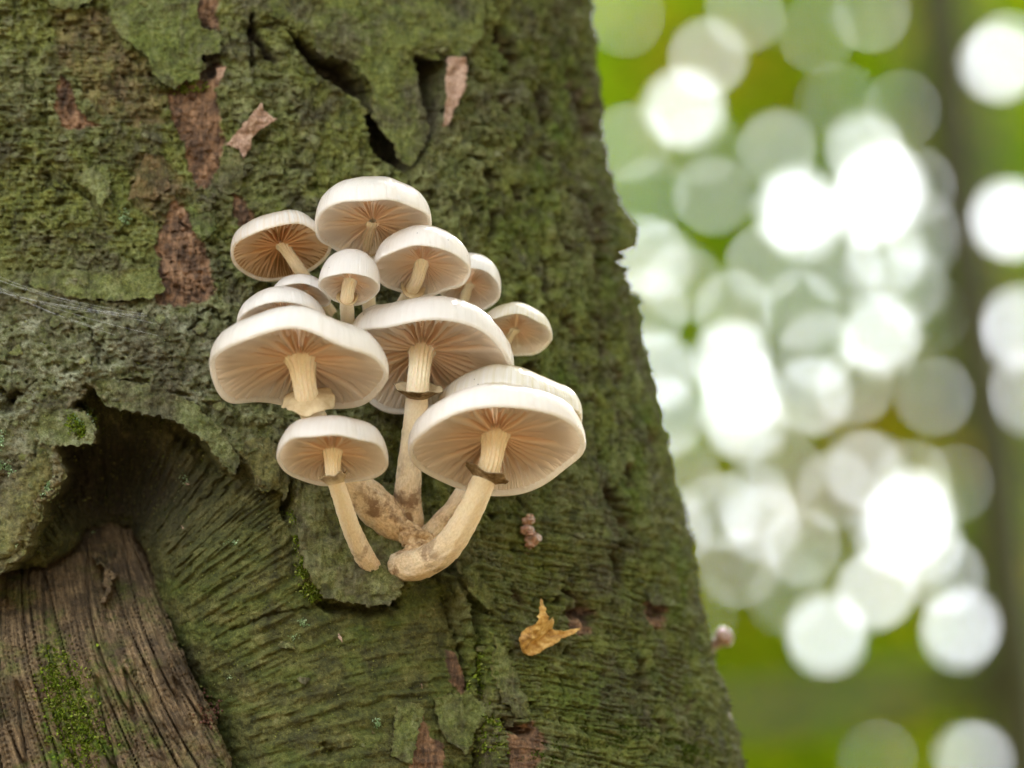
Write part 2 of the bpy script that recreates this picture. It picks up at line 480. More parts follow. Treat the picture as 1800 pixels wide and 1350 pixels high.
def rx_of(U):
    U = np.asarray(U, float)
    r = np.interp(U, _Ug, _Rg)
    r = np.where(U > 0.2, np.maximum(_Rg[-1] - (U - 0.2) * 0.012, 0.05), r)
    r = np.where(U < -0.2, _Rg[0] + np.minimum((-0.2 - U) * 0.05, 0.12), r)
    return r
def ry_of(U): return rx_of(U) * RY0 / np.interp(0.0, _Ug, _Rg)
def dzc_of(U): return DZF + RY0 + SLOPE * np.asarray(U, float) + (ry_of(U) - RY0) * 0.6

def base_surface(a, U):
    Rx, Ry = rx_of(U), ry_of(U)
    X = _xc(U) + Rx * np.sin(a)
    dz = dzc_of(U) - Ry * np.cos(a)
    P = P0 + X[..., None] * VR + U[..., None] * VU + dz[..., None] * VD
    nx, nd = np.sin(a) / Rx, -np.cos(a) / Ry
    ln = np.sqrt(nx * nx + nd * nd)
    N = (nx / ln)[..., None] * VR + (nd / ln)[..., None] * VD
    return P, N

def pix_to_aU(px, py):
    px = np.asarray(px, float); py = np.asarray(py, float)
    dz = np.zeros(np.broadcast(px, py).shape)
    for _ in range(12):
        D = S0 + dz
        X = (px - 900) * K * D / S0; U = (675 - py) * K * D / S0
        sa = np.clip((X - _xc(U)) / rx_of(U), -0.999, 0.999)
        a = np.arcsin(sa)
        dz = dzc_of(U) - ry_of(U) * np.cos(a)
    return a, U, dz

def surf(px, py, h):
    """point on the trunk seen at this pixel, lifted h photograph pixels off the smooth trunk"""
    a, U, dz = pix_to_aU(px, py)
    P, N = base_surface(a, U)
    return P + N * (np.asarray(h, float) * K)[..., None]

# ------------------------------------------------------------------ relief of the trunk
WOOD = [(112, 972), (135, 938), (180, 926), (230, 936), (262, 980), (290, 1060), (310, 1110), (345, 1190), (385, 1260), (420, 1350), (432, 1500), (-150, 1500), (-150, 1030), (0, 1008), (60, 1003)]
RIM = [(-150, 1030), (0, 1008), (31, 988), (50, 967), (56, 939), (75, 911), (75, 882), (93, 874), (115, 833), (107, 802), (103, 783), (137, 781), (165, 777), (170, 755), (156, 730),
       (129, 718), (131, 706), (168, 686), (187, 714), (218, 720), (264, 729), (302, 736), (330, 755), (364, 777), (367, 792), (392, 820), (411, 834), (417, 806), (436, 818), (445, 845),
       (457, 862), (492, 860), (500, 876), (512, 842)]
CALLUS = RIM + [(522, 870), (516, 900), (521, 960), (534, 1010), (560, 1048), (640, 1060), (690, 1048), (720, 1035), (775, 1000), (800, 1060), (832, 1150), (850, 1250), (868, 1350), (880, 1500), (-150, 1500)]
BROWN = [
    [(300, 150), (335, 135), (385, 108), (392, 125), (378, 160), (388, 215), (396, 255), (385, 290), (372, 325), (345, 332), (335, 300), (325, 260), (305, 215), (295, 180)],
    [(300, 352), (318, 355), (330, 372), (338, 400), (360, 430), (372, 470), (378, 520), (350, 532), (310, 540), (275, 535), (268, 520), (290, 508), (274, 480), (284, 455), (270, 440), (285, 400)],
    [(345, -30), (385, -30), (382, 20), (388, 55), (362, 52), (345, 30)],
    [(104, 135), (122, 142), (132, 180), (145, 205), (178, 222), (140, 228), (110, 225), (98, 190)],
    [(405, 335), (425, 345), (445, 380), (468, 398), (420, 396), (408, 370)],
    [(750, 1250), (768, 1296), (795, 1312), (790, 1370), (720, 1370), (735, 1290)],
    [(795, 1140), (815, 1150), (835, 1200), (838, 1230), (815, 1215), (800, 1180)],
    [(1135, 1055), (1176, 1064), (1166, 1108), (1140, 1095)],
    [(1008, 1085), (1030, 1062), (1048, 1075), (1046, 1110), (1022, 1122), (1002, 1105)],
    [(895, 1290), (935, 1265), (960, 1300), (940, 1360), (890, 1360)],
    [(178, 1005), (150, 985), (180, 995), (205, 1012), (185, 1060), (176, 1065)],
]
DARKB = [[(85, 12), (190, 20), (215, 75), (260, 110), (268, 140), (295, 162), (285, 210), (240, 225), (170, 200), (135, 140), (105, 100)],
         [(240, 265), (300, 285), (330, 330), (330, 380), (280, 400), (240, 365), (225, 350)]]
CAV = [([(718, 98), (782, 100), (778, 150), (766, 218), (746, 262), (716, 306), (690, 292), (655, 268), (640, 205), (700, 180)], 120),
       ([(500, 50), (545, 78), (575, 104), (612, 112), (655, 160), (658, 200), (625, 170), (590, 150), (560, 130), (535, 100)], 80),
       ([(440, 10), (455, 60), (480, 95), (492, 108), (484, 116), (460, 95), (446, 75), (448, 118), (438, 120), (436, 60)], 40),
       ([(346, 25), (388, 60), (386, 130), (360, 150), (350, 130)], 6)]
CRACKS = [  # polyline, half width, depth
    ([(1043, 378), (1046, 420), (1049, 492)], 8, 26), ([(1086, 445), (1098, 480), (1108, 512)], 9, 20), ([(880, 55), (890, 85), (905, 110)], 8, 22),
    ([(948, 150), (958, 190), (964, 225)], 6, 18), ([(1030, 190), (1036, 230)], 7, 16), ([(962, 262), (966, 280)], 6, 16), ([(858, 300), (864, 340)], 5, 18),
    ([(868, 380), (872, 410)], 5, 16), ([(955, 460), (961, 510)], 5, 14), ([(918, 520), (922, 542)], 6, 16), ([(858, 330), (856, 300), (872, 312)], 4, 12),
    ([(1066, 870), (1090, 900), (1100, 925), (1104, 945)], 8, 26), ([(1082, 950), (1104, 962)], 6, 18), ([(1078, 975), (1090, 1000), (1088, 1018)], 5, 18),
    ([(1122, 998), (1124, 1010)], 4, 12), ([(992, 1035), (1012, 1048), (1030, 1075)], 5, 16), ([(1130, 1168), (1132, 1215)], 6, 20), ([(1118, 1192), (1134, 1188)], 4, 14),
    ([(1152, 1155), (1156, 1178)], 4, 12), ([(1160, 1265), (1170, 1285)], 6, 16), ([(1205, 1250), (1218, 1230)], 5, 10), ([(905, 100), (880, 90)], 4, 10),
    ([(800, 985), (812, 1030), (835, 1060), (868, 1082)], 7, 24), ([(835, 1060), (846, 1100), (850, 1160), (856, 1230), (862, 1300), (866, 1400)], 9, 34),
    ([(790, 1000), (806, 1070), (826, 1130), (838, 1180)], 8, 26), ([(888, 1268), (910, 1285), (930, 1290)], 6, 16), ([(770, 940), (800, 990)], 14, 26), ([(760, 1010), (800, 1000)], 10, 20),
    ([(1010, 1080), (1026, 1072), (1042, 1090)], 11, 12), ([(905, 1040), (915, 1060)], 5, 12), ([(1150, 1070), (1165, 1080)], 8, 8), ([(1000, 130), (1020, 190), (1032, 240)], 7, 12), ([(1052, 560), (1060, 620)], 6, 12), ([(930, 640), (936, 668)], 6, 14), ([(1100, 820), (1110, 850)], 6, 12),
    ([(0, 688), (20, 700), (35, 692)], 9, 24), ([(20, 705), (14, 716), (0, 720)], 10, 26), ([(35, 692), (70, 672)], 2.5, 7),
    ([(160, 540), (172, 560)], 4, 14), ([(160, 580), (170, 605), (176, 640)], 3.5, 12), ([(215, 672), (240, 668), (260, 672)], 5, 14), ([(318, 392), (330, 400)], 5, 14),
    ([(350, 552), (372, 545), (392, 560), (412, 570)], 3.5, 14), ([(335, 575), (350, 562)], 5, 16), ([(238, 562), (250, 552)], 4, 12), ([(150, 680), (168, 692), (180, 690)], 5, 14),
    ([(120, 320), (135, 335), (160, 352)], 5, 14), ([(100, 360), (115, 355)], 7, 18), ([(205, 412), (225, 418)], 5, 14), ([(395, 590), (430, 600)], 3, 10),
    ([(590, 385), (600, 420)], 3, 8), ([(880, 170), (890, 200)], 4, 12), ([(905, 330), (915, 350)], 4, 12), ([(1000, 560), (1010, 590)], 4, 10), ([(1140, 760), (1146, 800)], 6, 12),
    ([(1040, 700), (1050, 720)], 5, 14), ([(1080, 640), (1086, 670)], 5, 12), ([(985, 420), (992, 440)], 4, 12),
    ([(505, 845), (512, 880), (508, 905)], 9, 30), ([(560, 1062), (600, 1072), (660, 1074), (700, 1060)], 9, 26), ([(410, 1110), (480, 1078), (540, 1068)], 3, 9),
    ([(565, 1310), (580, 1322)], 8, 14), ([(635, 870), (650, 900)], 5, 10), ([(735, 780), (755, 860)], 12, 18), ([(700, 760), (720, 900)], 14, 14),
]
# fan of growth lines round the old branch hole
_fe = np.array([(40, 990, 160), (60, 985, 150), (110, 950, 126), (150, 930, 106), (200, 928, 84), (245, 950, 60), (275, 1010, 46), (300, 1080, 39), (345, 1190, 35), (400, 1300, 29), (430, 1400, 20), (450, 1520, 12)], float)
_tt = np.linspace(0, 1, 240); _ti = np.linspace(0, 1, len(_fe))
_fx, _fy, _fa = (np.interp(_tt, _ti, _fe[:, i]) for i in range(3))
_rr = np.linspace(0, 620, 90)
_al = np.radians(_fa)[:, None]
_bend = (0.00055 * smooth(0.45, 0.8, _tt))[:, None]
_qx = (_fx[:, None] + _rr * np.cos(_al)).ravel()
_qy = (_fy[:, None] - _rr * np.sin(_al) + _bend * _rr ** 2).ravel()
_cgx, _cgy = np.meshgrid(np.arange(-160, 960, 14.0), np.arange(620, 1520, 14.0), indexing='ij')
_gt = np.zeros(_cgx.shape)
for i in range(_cgx.shape[0]):
    d2 = (_cgx[i][:, None] - _qx[None]) ** 2 + (_cgy[i][:, None] - _qy[None]) ** 2
    _gt[i] = _tt[d2.argmin(1) // 90]
for _ in range(6):
    g_ = np.pad(_gt, 1, mode='edge')
    _gt = (g_[1:-1, 1:-1] * 2 + g_[:-2, 1:-1] + g_[2:, 1:-1] + g_[1:-1, :-2] + g_[1:-1, 2:]) / 6

def fan(px, py):
    fx = np.clip((px + 160) / 14, 0, _gt.shape[0] - 1.001); fy = np.clip((py - 620) / 14, 0, _gt.shape[1] - 1.001)
    i, j = fx.astype(int), fy.astype(int); u, v = fx - i, fy - j
    return (_gt[i, j] * (1 - u) + _gt[i + 1, j] * u) * (1 - v) + (_gt[i, j + 1] * (1 - u) + _gt[i + 1, j + 1] * u) * v

def warp(px, py, amp=6, sc=22, seed=40):
    return (px + amp * fbm(px / sc, py / sc, seed, 3) * 1.6, py + amp * fbm(px / sc, py / sc, seed + 11, 3) * 1.6)

def relief(px, py, S):
    """height in photograph pixels and the surface kinds"""
    wx, wy = warp(px, py, 5, 18)
    sc_ = sdf(wx, wy, CALLUS)
    sw = sdf(*warp(px, py, 3, 14, 60), WOOD)
    cal = smooth(-1.5, 2.5, sc_)
    wood = smooth(-1, 2, sw)
    n_l = fbm(S / 240, py / 240, 1, 3)
    n_m = fbm(S / 46, py / 40, 2, 3)
    n_s = fbm(S / 13, py / 11, 3, 3)
    wrk = pn(S / 42, py / 5.0 + 0.6 * pn(S / 60, py / 60, 21), 4)         # horizontal wrinkles of beech bark
    wrk2 = pn(S / 20, py / 2.6, 5)
    vrt = pn(S / 5.0, py / 26, 6)
    left = smooth(560, 200, px)
    bark = 16 * n_l + 10.0 * n_m + 7.0 * n_s
    upl = smooth(420, 120, px) * smooth(520, 380, py)
    bark = bark + wrk * (2.0 + 4.5 * upl) + wrk2 * (0.7 + 1.6 * upl) + vrt * 2.2
    # scaly steps: flakes of crust
    stp = fbm(S / 34, py / 52, 8, 3)
    patch = smooth(-0.12, 0.30, fbm(S / 130, py / 110, 42, 2))
    bark = bark - (1.5 + 5 * patch) * smooth(0.12, 0.42, fbm(S / 11, py / 8.5, 38, 2)) - (2 + 9 * patch) * smooth(0.16, 0.40, fbm(S / 34, py / 19, 39, 2)) + 7.0 * smooth(0.02, 0.06, stp) + 3.5 * smooth(-0.22, -0.18, fbm(S / 22, py / 30, 9, 2))
    # right flank: growth lines, near horizontal low down, steep higher up
    rl = smooth(780, 900, px) * smooth(820, 960, py)
    lines = pn((S + 40 * n_l) / 150, (py - 0.10 * (S - 900) + 16 * n_l) / 6.5, 10) + 0.6 * pn(S / 60, (py - 0.10 * (S - 900)) / 3.2, 12)
    bark = bark * (1 - 0.45 * rl) + rl * 10.0 * lines - rl * 8 * np.exp(-(pn((S + 30 * n_l) / 170, (py - 0.10 * (S - 900) + 16 * n_l) / 15, 36) / 0.05) ** 2)
    ru = smooth(740, 860, px) * smooth(900, 700, py)
    bark = bark + ru * (9.0 * pn((S - 0.35 * py) / 16, py / 90, 13) + 7.0 * pn(S / 18, py / 34, 14))
    # swelling of the bark above the hole
    bark = bark + 22 * np.exp(-((px - 250) / 260) ** 2 - ((py - 650) / 110) ** 2) + 16 * np.exp(-((px - 30) / 90) ** 2 - ((py - 870) / 150) ** 2)
    # callus roll
    dw = np.maximum(-sw, 0)
    t = fan(px, py)
    st = pn(t * 95 + 0.6 * n_m, dw / 130, 15) + 0.55 * pn(t * 210, dw / 60, 16)
    deep = np.exp(-((px - 190) / 150) ** 2 - ((py - 850) / 105) ** 2)
    callus = -20 - 150 * np.exp(-dw / 50) - 215 * deep + 34 * np.exp(-((dw - 170) / 95) ** 2) * smooth(900, 1010, py)
    upf = smooth(620, 420, px) * smooth(1080, 960, py)
    st = st - 0.9 * np.abs(pn(t * 70 + 0.5 * n_m, dw / 170, 35)) + 0.25
    st2 = pn(t * 330, dw / 45, 37)
    callus = callus + (st + 0.35 * st2) * (11.0 + 6.0 * upf) * smooth(4, 50, dw) + 4 * n_m + 3.4 * n_s + 8 * n_l
    callus = callus - 26 * smooth(700, 860, px) * smooth(960, 1040, py) - 30 * smooth(40, 0, sc_) * smooth(430, 380, py * 0 + px)
    # dead wood of the old branch
    c = px - (0.20 + 0.0006 * np.clip(px, 0, 400)) * (py - 930)
    cr = pn(c / 30, py / 420, 17); cr2 = pn(c / 13, py / 210, 18)
    crack = np.exp(-(cr / 0.03) ** 2) * 20 + np.exp(-(cr2 / 0.035) ** 2) * 8
    chk = np.exp(-(pn(c / 15, py / 16, 19) / 0.06) ** 2) * 4.5 * smooth(0.0, 0.25, pn(c / 60, py / 60, 20) + 0.12)
    wh = -265 + 212 * smooth(905, 1200, py) + 18 * smooth(180, 0, px) + 9 * n_m + 5 * pn(c / 22, py / 300, 22) + 3.2 * pn(c / 5, py / 60, 23) + 1.8 * pn(c / 2.6, py / 24, 24) - crack - chk + 2 * n_s
    wh = wh - 36 * np.exp(-np.maximum(sw, 0) / 8)
    h = bark * (1 - cal) + callus * cal
    h = h * (1 - wood) + wh * wood
    brown = np.zeros_like(h); cav = np.zeros_like(h)
    for i, q in enumerate(BROWN):
        d = sdf(*warp(px, py, 5, 13, 80 + i), q, 40)
        m = smooth(-1.5, 2.0, d)
        brown = np.maximum(brown, m)
        h = h * (1 - 0.35 * m) - m * (9 if i < 9 else 3)
    dk = np.zeros_like(h)
    for i, q in enumerate(DARKB):
        d = sdf(*warp(px, py, 8, 20, 100 + i), q, 60)
        m = smooth(-4, 5, d); dk = np.maximum(dk, m); h = h - 6 * m
    for q, dep in CAV:
        d = sdf(*warp(px, py, 3, 12, 120), q, 60)
        m = smooth(-2, 6, d); cav = np.maximum(cav, m); h = h - dep * m
    wx2, wy2 = warp(px, py, 6, 16, 130)
    crm = np.zeros_like(h)
    for pts, hw, dep in CRACKS:
        d = dline(wx2, wy2, pts, 50)
        g = np.exp(-(d / (hw * (1.0 if pts[0][0] > 840 else 0.8))) ** 2); h = h - dep * (2.3 if pts[0][0] > 840 else 1.4) * g; crm = np.maximum(crm, g)
    # small pits scattered over the right flank
    pit = pn(S / 17, py / 30, 25)
    h = h - 34 * smooth(0.36, 0.50, pit) * smooth(700, 820, px) * (1 - cal) * (1 - brown)
    pit2 = pn(S / 11, py / 13, 26)
    h = h - 12 * smooth(0.36, 0.5, pit2) * left * (1 - cal)
    h = h + (pn(S / 4.6, py / 4.2, 27) * 2.6 + pn(S / 2.3, py / 2.2, 28) * 0.9) * (1 - 0.5 * wood)
    grey = np.clip(np.exp(-((px - 260) / 250) ** 2 - ((py - 640) / 130) ** 2) * 1.6 + 0.45 * smooth(300, 100, px) * smooth(430, 560, py) + 0.35 * smooth(-0.05, 0.35, n_l), 0, 1)
    tan_ = np.clip(smooth(190, 60, px) * smooth(740, 860, py) * smooth(1030, 990, py) * 0.9, 0, 1) * (1 - cal)
    rimedge = np.exp(-((sc_ + 5) / 5.0) ** 2) * smooth(540, 505, px)
    tan_ = np.maximum(tan_, 0.8 * rimedge)
    lowm = smooth(-18, 14, sdf(*warp(px, py, 12, 24, 140), [(55, 1090), (85, 1080), (110, 1150), (165, 1230), (185, 1300), (230, 1400), (80, 1400), (70, 1250)]))
    bright = np.clip((0.25 + 0.3 * smooth(700, 900, px)) * smooth(-0.1, 0.4, fbm(S / 120, py / 120, 29, 2)) + 0.35 * smooth(800, 950, px) + 1.2 * lowm * wood, 0, 1) * (1 - 0.55 * grey)
    bright = bright + 0.4 * cal * smooth(0.0, 0.3, fbm(S / 90, py / 60, 31, 2)) * smooth(960, 1040, py)
    m1 = np.stack([np.clip(np.maximum(brown, 0.35 * cav + 0.55 * np.clip(crm, 0, 1) * smooth(840, 900, px) + 0.35 * dk), 0, 1), wood, cal * (1 - wood)], -1)
    m2 = np.stack([grey * (1 - dk * 0.8), tan_, np.clip(bright, 0, 1)], -1)
    rot = np.clip(np.maximum(cav, cal * (1 - wood) * np.clip(1.25 * np.exp(-((px - 200) / 190) ** 2 - ((py - 850) / 120) ** 2), 0, 1)) + 0.7 * crm * smooth(830, 900, px), 0, 1)  # recess mask: bare rotted wood plus shade put into the colour
    gr = np.stack([c, py, rot], -1)  # third channel: bare rotted wood plus painted shade
    return h, m1, m2, gr

# grid of the trunk: fine where it is seen, coarse elsewhere
aF = np.radians(np.linspace(-20, 98, 930))
aC = np.radians(np.concatenate([np.linspace(100, 336, 48)]))
acols = np.concatenate([aF, aC])
vF = np.arange(-75, 1430, 2.15)
Uf = (675 - vF) * K * 1.04
U_up = Uf[0] + np.geomspace(0.002, 9.0, 26); U_dn = Uf[-1] - np.geomspace(0.002, 1.95, 22)
Urow = np.concatenate([U_up[::-1], Uf, U_dn])
A, U = np.meshgrid(acols, Urow, indexing='xy')
Pb, Nb = base_surface(A, U)
tpx, tpy, _ = project(Pb.reshape(-1, 3))
tpx = tpx.reshape(A.shape); tpy = tpy.reshape(A.shape)
Sarc = 90 + (rx_of(U) / K) * A * 0.86
inview = (A > np.radians(-21)) & (A < np.radians(99)) & (tpy > -140) & (tpy < 1500)
hh = np.zeros(A.shape); m1 = np.zeros(A.shape + (3,)); m2 = np.zeros(A.shape + (3,)); gr = np.zeros(A.shape + (3,))
idx = np.where(inview)
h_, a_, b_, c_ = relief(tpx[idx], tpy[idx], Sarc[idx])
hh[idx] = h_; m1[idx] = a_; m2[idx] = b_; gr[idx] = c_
fade = smooth(-140, -90, tpy) * smooth(1500, 1450, tpy) * smooth(np.radians(-20), np.radians(-16), A) * smooth(np.radians(98), np.radians(95), A)
hh = hh * fade + (1 - fade) * (8 * pn(Sarc / 160, tpy / 160, 2))
fl = smooth(np.radians(52), np.radians(80), A)
hh = hh * (1 - 0.25 * fl) + fl * fade * (6 * fbm(tpy / 30, Sarc / 60, 33, 2) + 4 * smooth(0.1, 0.45, pn(tpy / 31, Sarc / 40, 34))) + (edge_detail(tpy) - edge_smooth(tpy)) * smooth(np.radians(66), np.radians(84), A) * fade
TV = Pb + Nb * (hh * K)[..., None]
nr, nc = A.shape
ii = np.arange(nr * nc).reshape(nr, nc)
i2 = np.concatenate([ii, ii[:, :1]], 1)
tq = np.stack([i2[:-1, :-1], i2[1:, :-1], i2[1:, 1:], i2[:-1, 1:]], -1).reshape(-1, 4)
tree = empty('beech_tree', TV[-1].mean(0))
tag(tree, 'old beech trunk with mossy peeling bark and an old branch hole', 'tree')
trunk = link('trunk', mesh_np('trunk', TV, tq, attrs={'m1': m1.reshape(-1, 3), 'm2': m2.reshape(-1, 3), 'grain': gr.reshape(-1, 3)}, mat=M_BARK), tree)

# low-pass height lookup so that loose pieces sit on the relief
_hgx = np.arange(-40, 1200, 8.0); _hgy = np.arange(-60, 1420, 8.0)
_HX, _HY = np.meshgrid(_hgx, _hgy, indexing='ij')
_ha, _hU, _hd = pix_to_aU(_HX, _HY)
_HH = relief(_HX.ravel(), _HY.ravel(), (90 + rx_of(_hU) / K * _ha * 0.86).ravel())[0].reshape(_HX.shape)
def _blur(g, n):
    for _ in range(n):
        q = np.pad(g, 1, mode='edge')
        g = (q[1:-1, 1:-1] * 2 + q[:-2, 1:-1] + q[2:, 1:-1] + q[1:-1, :-2] + q[1:-1, 2:]) / 6
    return g
_HB = _blur(_HH, 6); _HS = _blur(_HH, 1)
def hlook(G, px, py):
    fx = np.clip((np.asarray(px, float) + 40) / 8, 0, G.shape[0] - 1.001); fy = np.clip((np.asarray(py, float) + 60) / 8, 0, G.shape[1] - 1.001)
    i, j = fx.astype(int), fy.astype(int); u, v = fx - i, fy - j
    return (G[i, j] * (1 - u) + G[i + 1, j] * u) * (1 - v) + (G[i, j + 1] * (1 - u) + G[i + 1, j + 1] * u) * v

# ------------------------------------------------------------------ loose plates of bark
def plate(name, poly, hinge, tip, lift, parent, thick=5, base=3, curl=4, step=2.6, kind=(0, 0, 0), grey=0.3, tan_=0.0, bright=0.3, mat=None, seed=0, rag=4, flat=False, under=True, label=None, crease=None):
    Q = np.array(poly, float)
    x0, y0 = Q.min(0) - 10; x1, y1 = Q.max(0) + 10
    gx, gy = np.meshgrid(np.arange(x0, x1 + step, step), np.arange(y0, y1 + step, step), indexing='ij')
    def sd(x, y): return sdf(*warp(x, y, rag, 11, 200 + seed), poly)
    s = sd(gx, gy)
    e = 0.7
    dx = (sd(gx + e, gy) - sd(gx - e, gy)) / (2 * e); dy = (sd(gx, gy + e) - sd(gx, gy - e)) / (2 * e)
    l2 = np.maximum(dx * dx + dy * dy, 0.2)
    cc = (s[:-1, :-1] + s[1:, :-1] + s[1:, 1:] + s[:-1, 1:]) / 4 > 0
    if not cc.any(): return None
    used = np.zeros(s.shape, bool); used[:-1, :-1] |= cc; used[1:, :-1] |= cc; used[1:, 1:] |= cc; used[:-1, 1:] |= cc
    snap = used & (s < step * 0.35)
    mvx = np.clip(-s * dx / l2, -step, step); mvy = np.clip(-s * dy / l2, -step, step)
    gx = np.where(snap, gx + mvx, gx); gy = np.where(snap, gy + mvy, gy)
    s2 = np.maximum(np.where(snap, 0, s), 0)
    hd = np.array(tip, float) - np.array(hinge, float); L2 = hd @ hd
    t = np.clip(((gx - hinge[0]) * hd[0] + (gy - hinge[1]) * hd[1]) / L2, -0.3, 1.2)
    tt = smooth(0.0, 1.0, t)
    h = hlook(_HB, gx, gy) if not flat else hlook(_HB, np.full_like(gx, hinge[0]), np.full_like(gy, hinge[1]))
    h = np.maximum(h, hlook(_HB, np.full_like(gx, hinge[0]), np.full_like(gy, hinge[1])) - 14) if not flat else h
    top = h + base + lift * tt + curl * np.exp(-s2 / 7) * tt + 5.0 * fbm(gx / 24, gy / 20, seed + 3, 3) + 2.2 * pn(gx / 5, gy / 5, seed + 9) + 2.2 * pn(gx / 30, gy / 4.5, seed + 12) + 2.4 * smooth(0.02, 0.10, fbm(gx / 15, gy / 22, seed + 14, 2)) + 1.6 * pn(gx / 4.5, gy / 22, seed + 15)
    if crease is not None:
        d_ = (gx - crease[0]) * crease[2] + (gy - crease[1]) * crease[3]
        top = top + crease[4] * np.minimum(np.abs(d_) / 22, 1.3) + 6 * fbm(gx / 18, gy / 18, 55, 2)
    th = thick * (0.35 + 0.65 * smooth(0, 7, s2)) * (0.8 + 0.5 * pn(gx / 9, gy / 9, seed + 5))
    bot = top - th - (lift * 0.0) - np.where(tt < 0.05, 6, 0)
    vid = np.full(s.shape, -1); vid[used] = np.arange(used.sum())
    n = int(used.sum())
    X, Y = gx[used], gy[used]
    V = np.concatenate([surf(X, Y, top[used]), surf(X, Y, bot[used])])
    ci, cj = np.where(cc)
    q = np.stack([vid[ci, cj], vid[ci, cj + 1], vid[ci + 1, cj + 1], vid[ci + 1, cj]], -1)
    quads = [q, q[:, ::-1] + n]
    ed = np.concatenate([q[:, [0, 1]], q[:, [1, 2]], q[:, [2, 3]], q[:, [3, 0]]])
    key = np.sort(ed, 1); key = key[:, 0] * (n + 1) + key[:, 1]
    un, inv, cnt = np.unique(key, return_inverse=True, return_counts=True)
    be = ed[cnt[inv] == 1]
    quads.append(np.stack([be[:, 1], be[:, 0], be[:, 0] + n, be[:, 1] + n], -1))
    k1 = np.tile(np.array(kind, float), (2 * n, 1)); k2 = np.tile(np.array([grey, tan_, bright], float), (2 * n, 1))
    if under:
        k1[n:, 0] = 0.9; k2[n:, :] = 0
        eg = s2[used] < 1.0
        k2[:n][eg, 1] = 0.75
        k1[n:][eg, 0] = 0.25; k2[n:][eg, 1] = 1.0
    o = link(name, mesh_np(name, V, np.concatenate(quads), attrs={'m1': k1, 'm2': k2, 'grain': np.zeros((2 * n, 3))}, mat=mat or M_BARK), parent)
    if label: o['label'] = label
    return o

PL = [
    (([(80, -40), (85, 5), (110, 18), (135, 16), (155, 8), (170, -10), (176, -40)]), (125, -40), (120, 18), 10, {}),
    (([(185, -40), (195, 30), (210, 65), (240, 88), (262, 105), (265, 130), (285, 148), (303, 157), (318, 145), (345, 143), (360, 120), (352, 100), (385, 95), (388, 68), (380, 55), (355, 52), (347, 30), (352, -40)]), (270, -40), (310, 150), 16, dict(grey=0.15, bright=0.45)),
    (([(440, -40), (437, 20), (465, 25), (490, 35), (520, 55), (548, 72), (565, 100), (605, 105), (625, 118), (645, 145), (650, 165), (648, 205), (660, 225), (672, 243), (688, 265), (690, 282), (718, 294), (724, 278), (745, 240), (746, 225), (735, 180), (728, 130), (722, 88), (730, 95), (745, 103), (765, 105), (790, 108), (815, 90), (840, 60), (850, -40)]), (640, -60), (712, 290), 20, dict(grey=0.12, bright=0.4, thick=6)),
    (([(395, 255), (428, 285), (425, 330), (402, 345), (372, 325), (384, 290)]), (410, 345), (390, 262), 16, dict(bright=0.1)),
    (([(125, 308), (190, 285), (196, 335), (176, 366), (158, 338)]), (185, 285), (165, 362), 9, {}),
    (([(330, 362), (378, 372), (382, 405), (352, 426), (336, 395)]), (380, 380), (340, 410), 9, dict(bright=0.9)),
    (([(60, 470), (180, 478), (250, 470), (284, 458), (276, 478), (292, 510), (262, 526), (200, 530), (120, 522), (50, 500)]), (80, 490), (285, 510), 14, dict(grey=0.25)),
    (([(168, 686), (187, 714), (218, 721), (264, 730), (302, 738), (330, 757), (364, 780), (367, 794), (392, 822), (411, 838), (418, 806), (405, 788), (378, 745), (335, 704), (262, 676), (205, 668), (165, 668)]), (320, 660), (300, 770), 12, dict(grey=0.6, thick=15, curl=7)),
    (([(415, 798), (436, 818), (445, 846), (457, 866), (475, 861), (490, 862), (488, 830), (493, 790), (470, 768), (430, 772)]), (465, 765), (465, 865), 13, dict(tan_=0.7, thick=9)),
    (([(494, 800), (508, 830), (506, 860), (498, 886), (490, 862), (489, 825)]), (500, 800), (498, 886), 10, dict(tan_=0.7, thick=7)),
    (([(103, 785), (137, 783), (165, 779), (172, 756), (157, 730), (129, 717), (100, 704), (66, 742), (72, 780)]), (80, 720), (150, 785), 12, dict(grey=0.7, thick=9)),
    (([(0, 1012), (31, 990), (51, 968), (57, 940), (77, 912), (77, 882), (95, 876), (117, 834), (108, 804), (82, 792), (30, 830), (-60, 900), (-60, 1030)]), (-30, 860), (80, 940), 12, dict(tan_=0.75, thick=9)),
    (([(522, 856), (516, 900), (521, 960), (534, 1010), (560, 1050), (600, 1057), (640, 1064), (672, 1064), (692, 1046), (702, 1010), (745, 935), (740, 880), (690, 850), (600, 840)]), (630, 840), (620, 1064), 26, dict(bright=0.1, grey=0.35, thick=9, base=8)),
    (([(800, 985), (830, 1000), (850, 1030), (862, 1075), (840, 1062), (815, 1035)]), (850, 1000), (830, 1060), 10, {}),
    (([(866, 1110), (905, 1180), (935, 1260), (905, 1262), (880, 1230), (862, 1180)]), (920, 1180), (870, 1190), 8, {}),
    (([(700, 1240), (740, 1235), (752, 1252), (738, 1292), (726, 1345), (690, 1330)]), (690, 1270), (745, 1275), 8, {}),
    (([(770, 1230), (840, 1215), (872, 1250), (850, 1290), (835, 1330), (805, 1312), (782, 1290)]), (830, 1215), (810, 1320), 10, dict(bright=0.5)),
    (([(1060, 920), (1100, 930), (1106, 945), (1078, 952), (1050, 945)]), (1060, 915), (1085, 952), 8, dict(bright=0.7)),
    (([(1135, 1040), (1178, 1052), (1176, 1066), (1140, 1060)]), (1155, 1035), (1155, 1068), 7, dict(bright=0.6)),
    (([(640, 590), (600, 560), (560, 590), (590, 640), (640, 650)]), (560, 560), (640, 650), 6, {}),
]
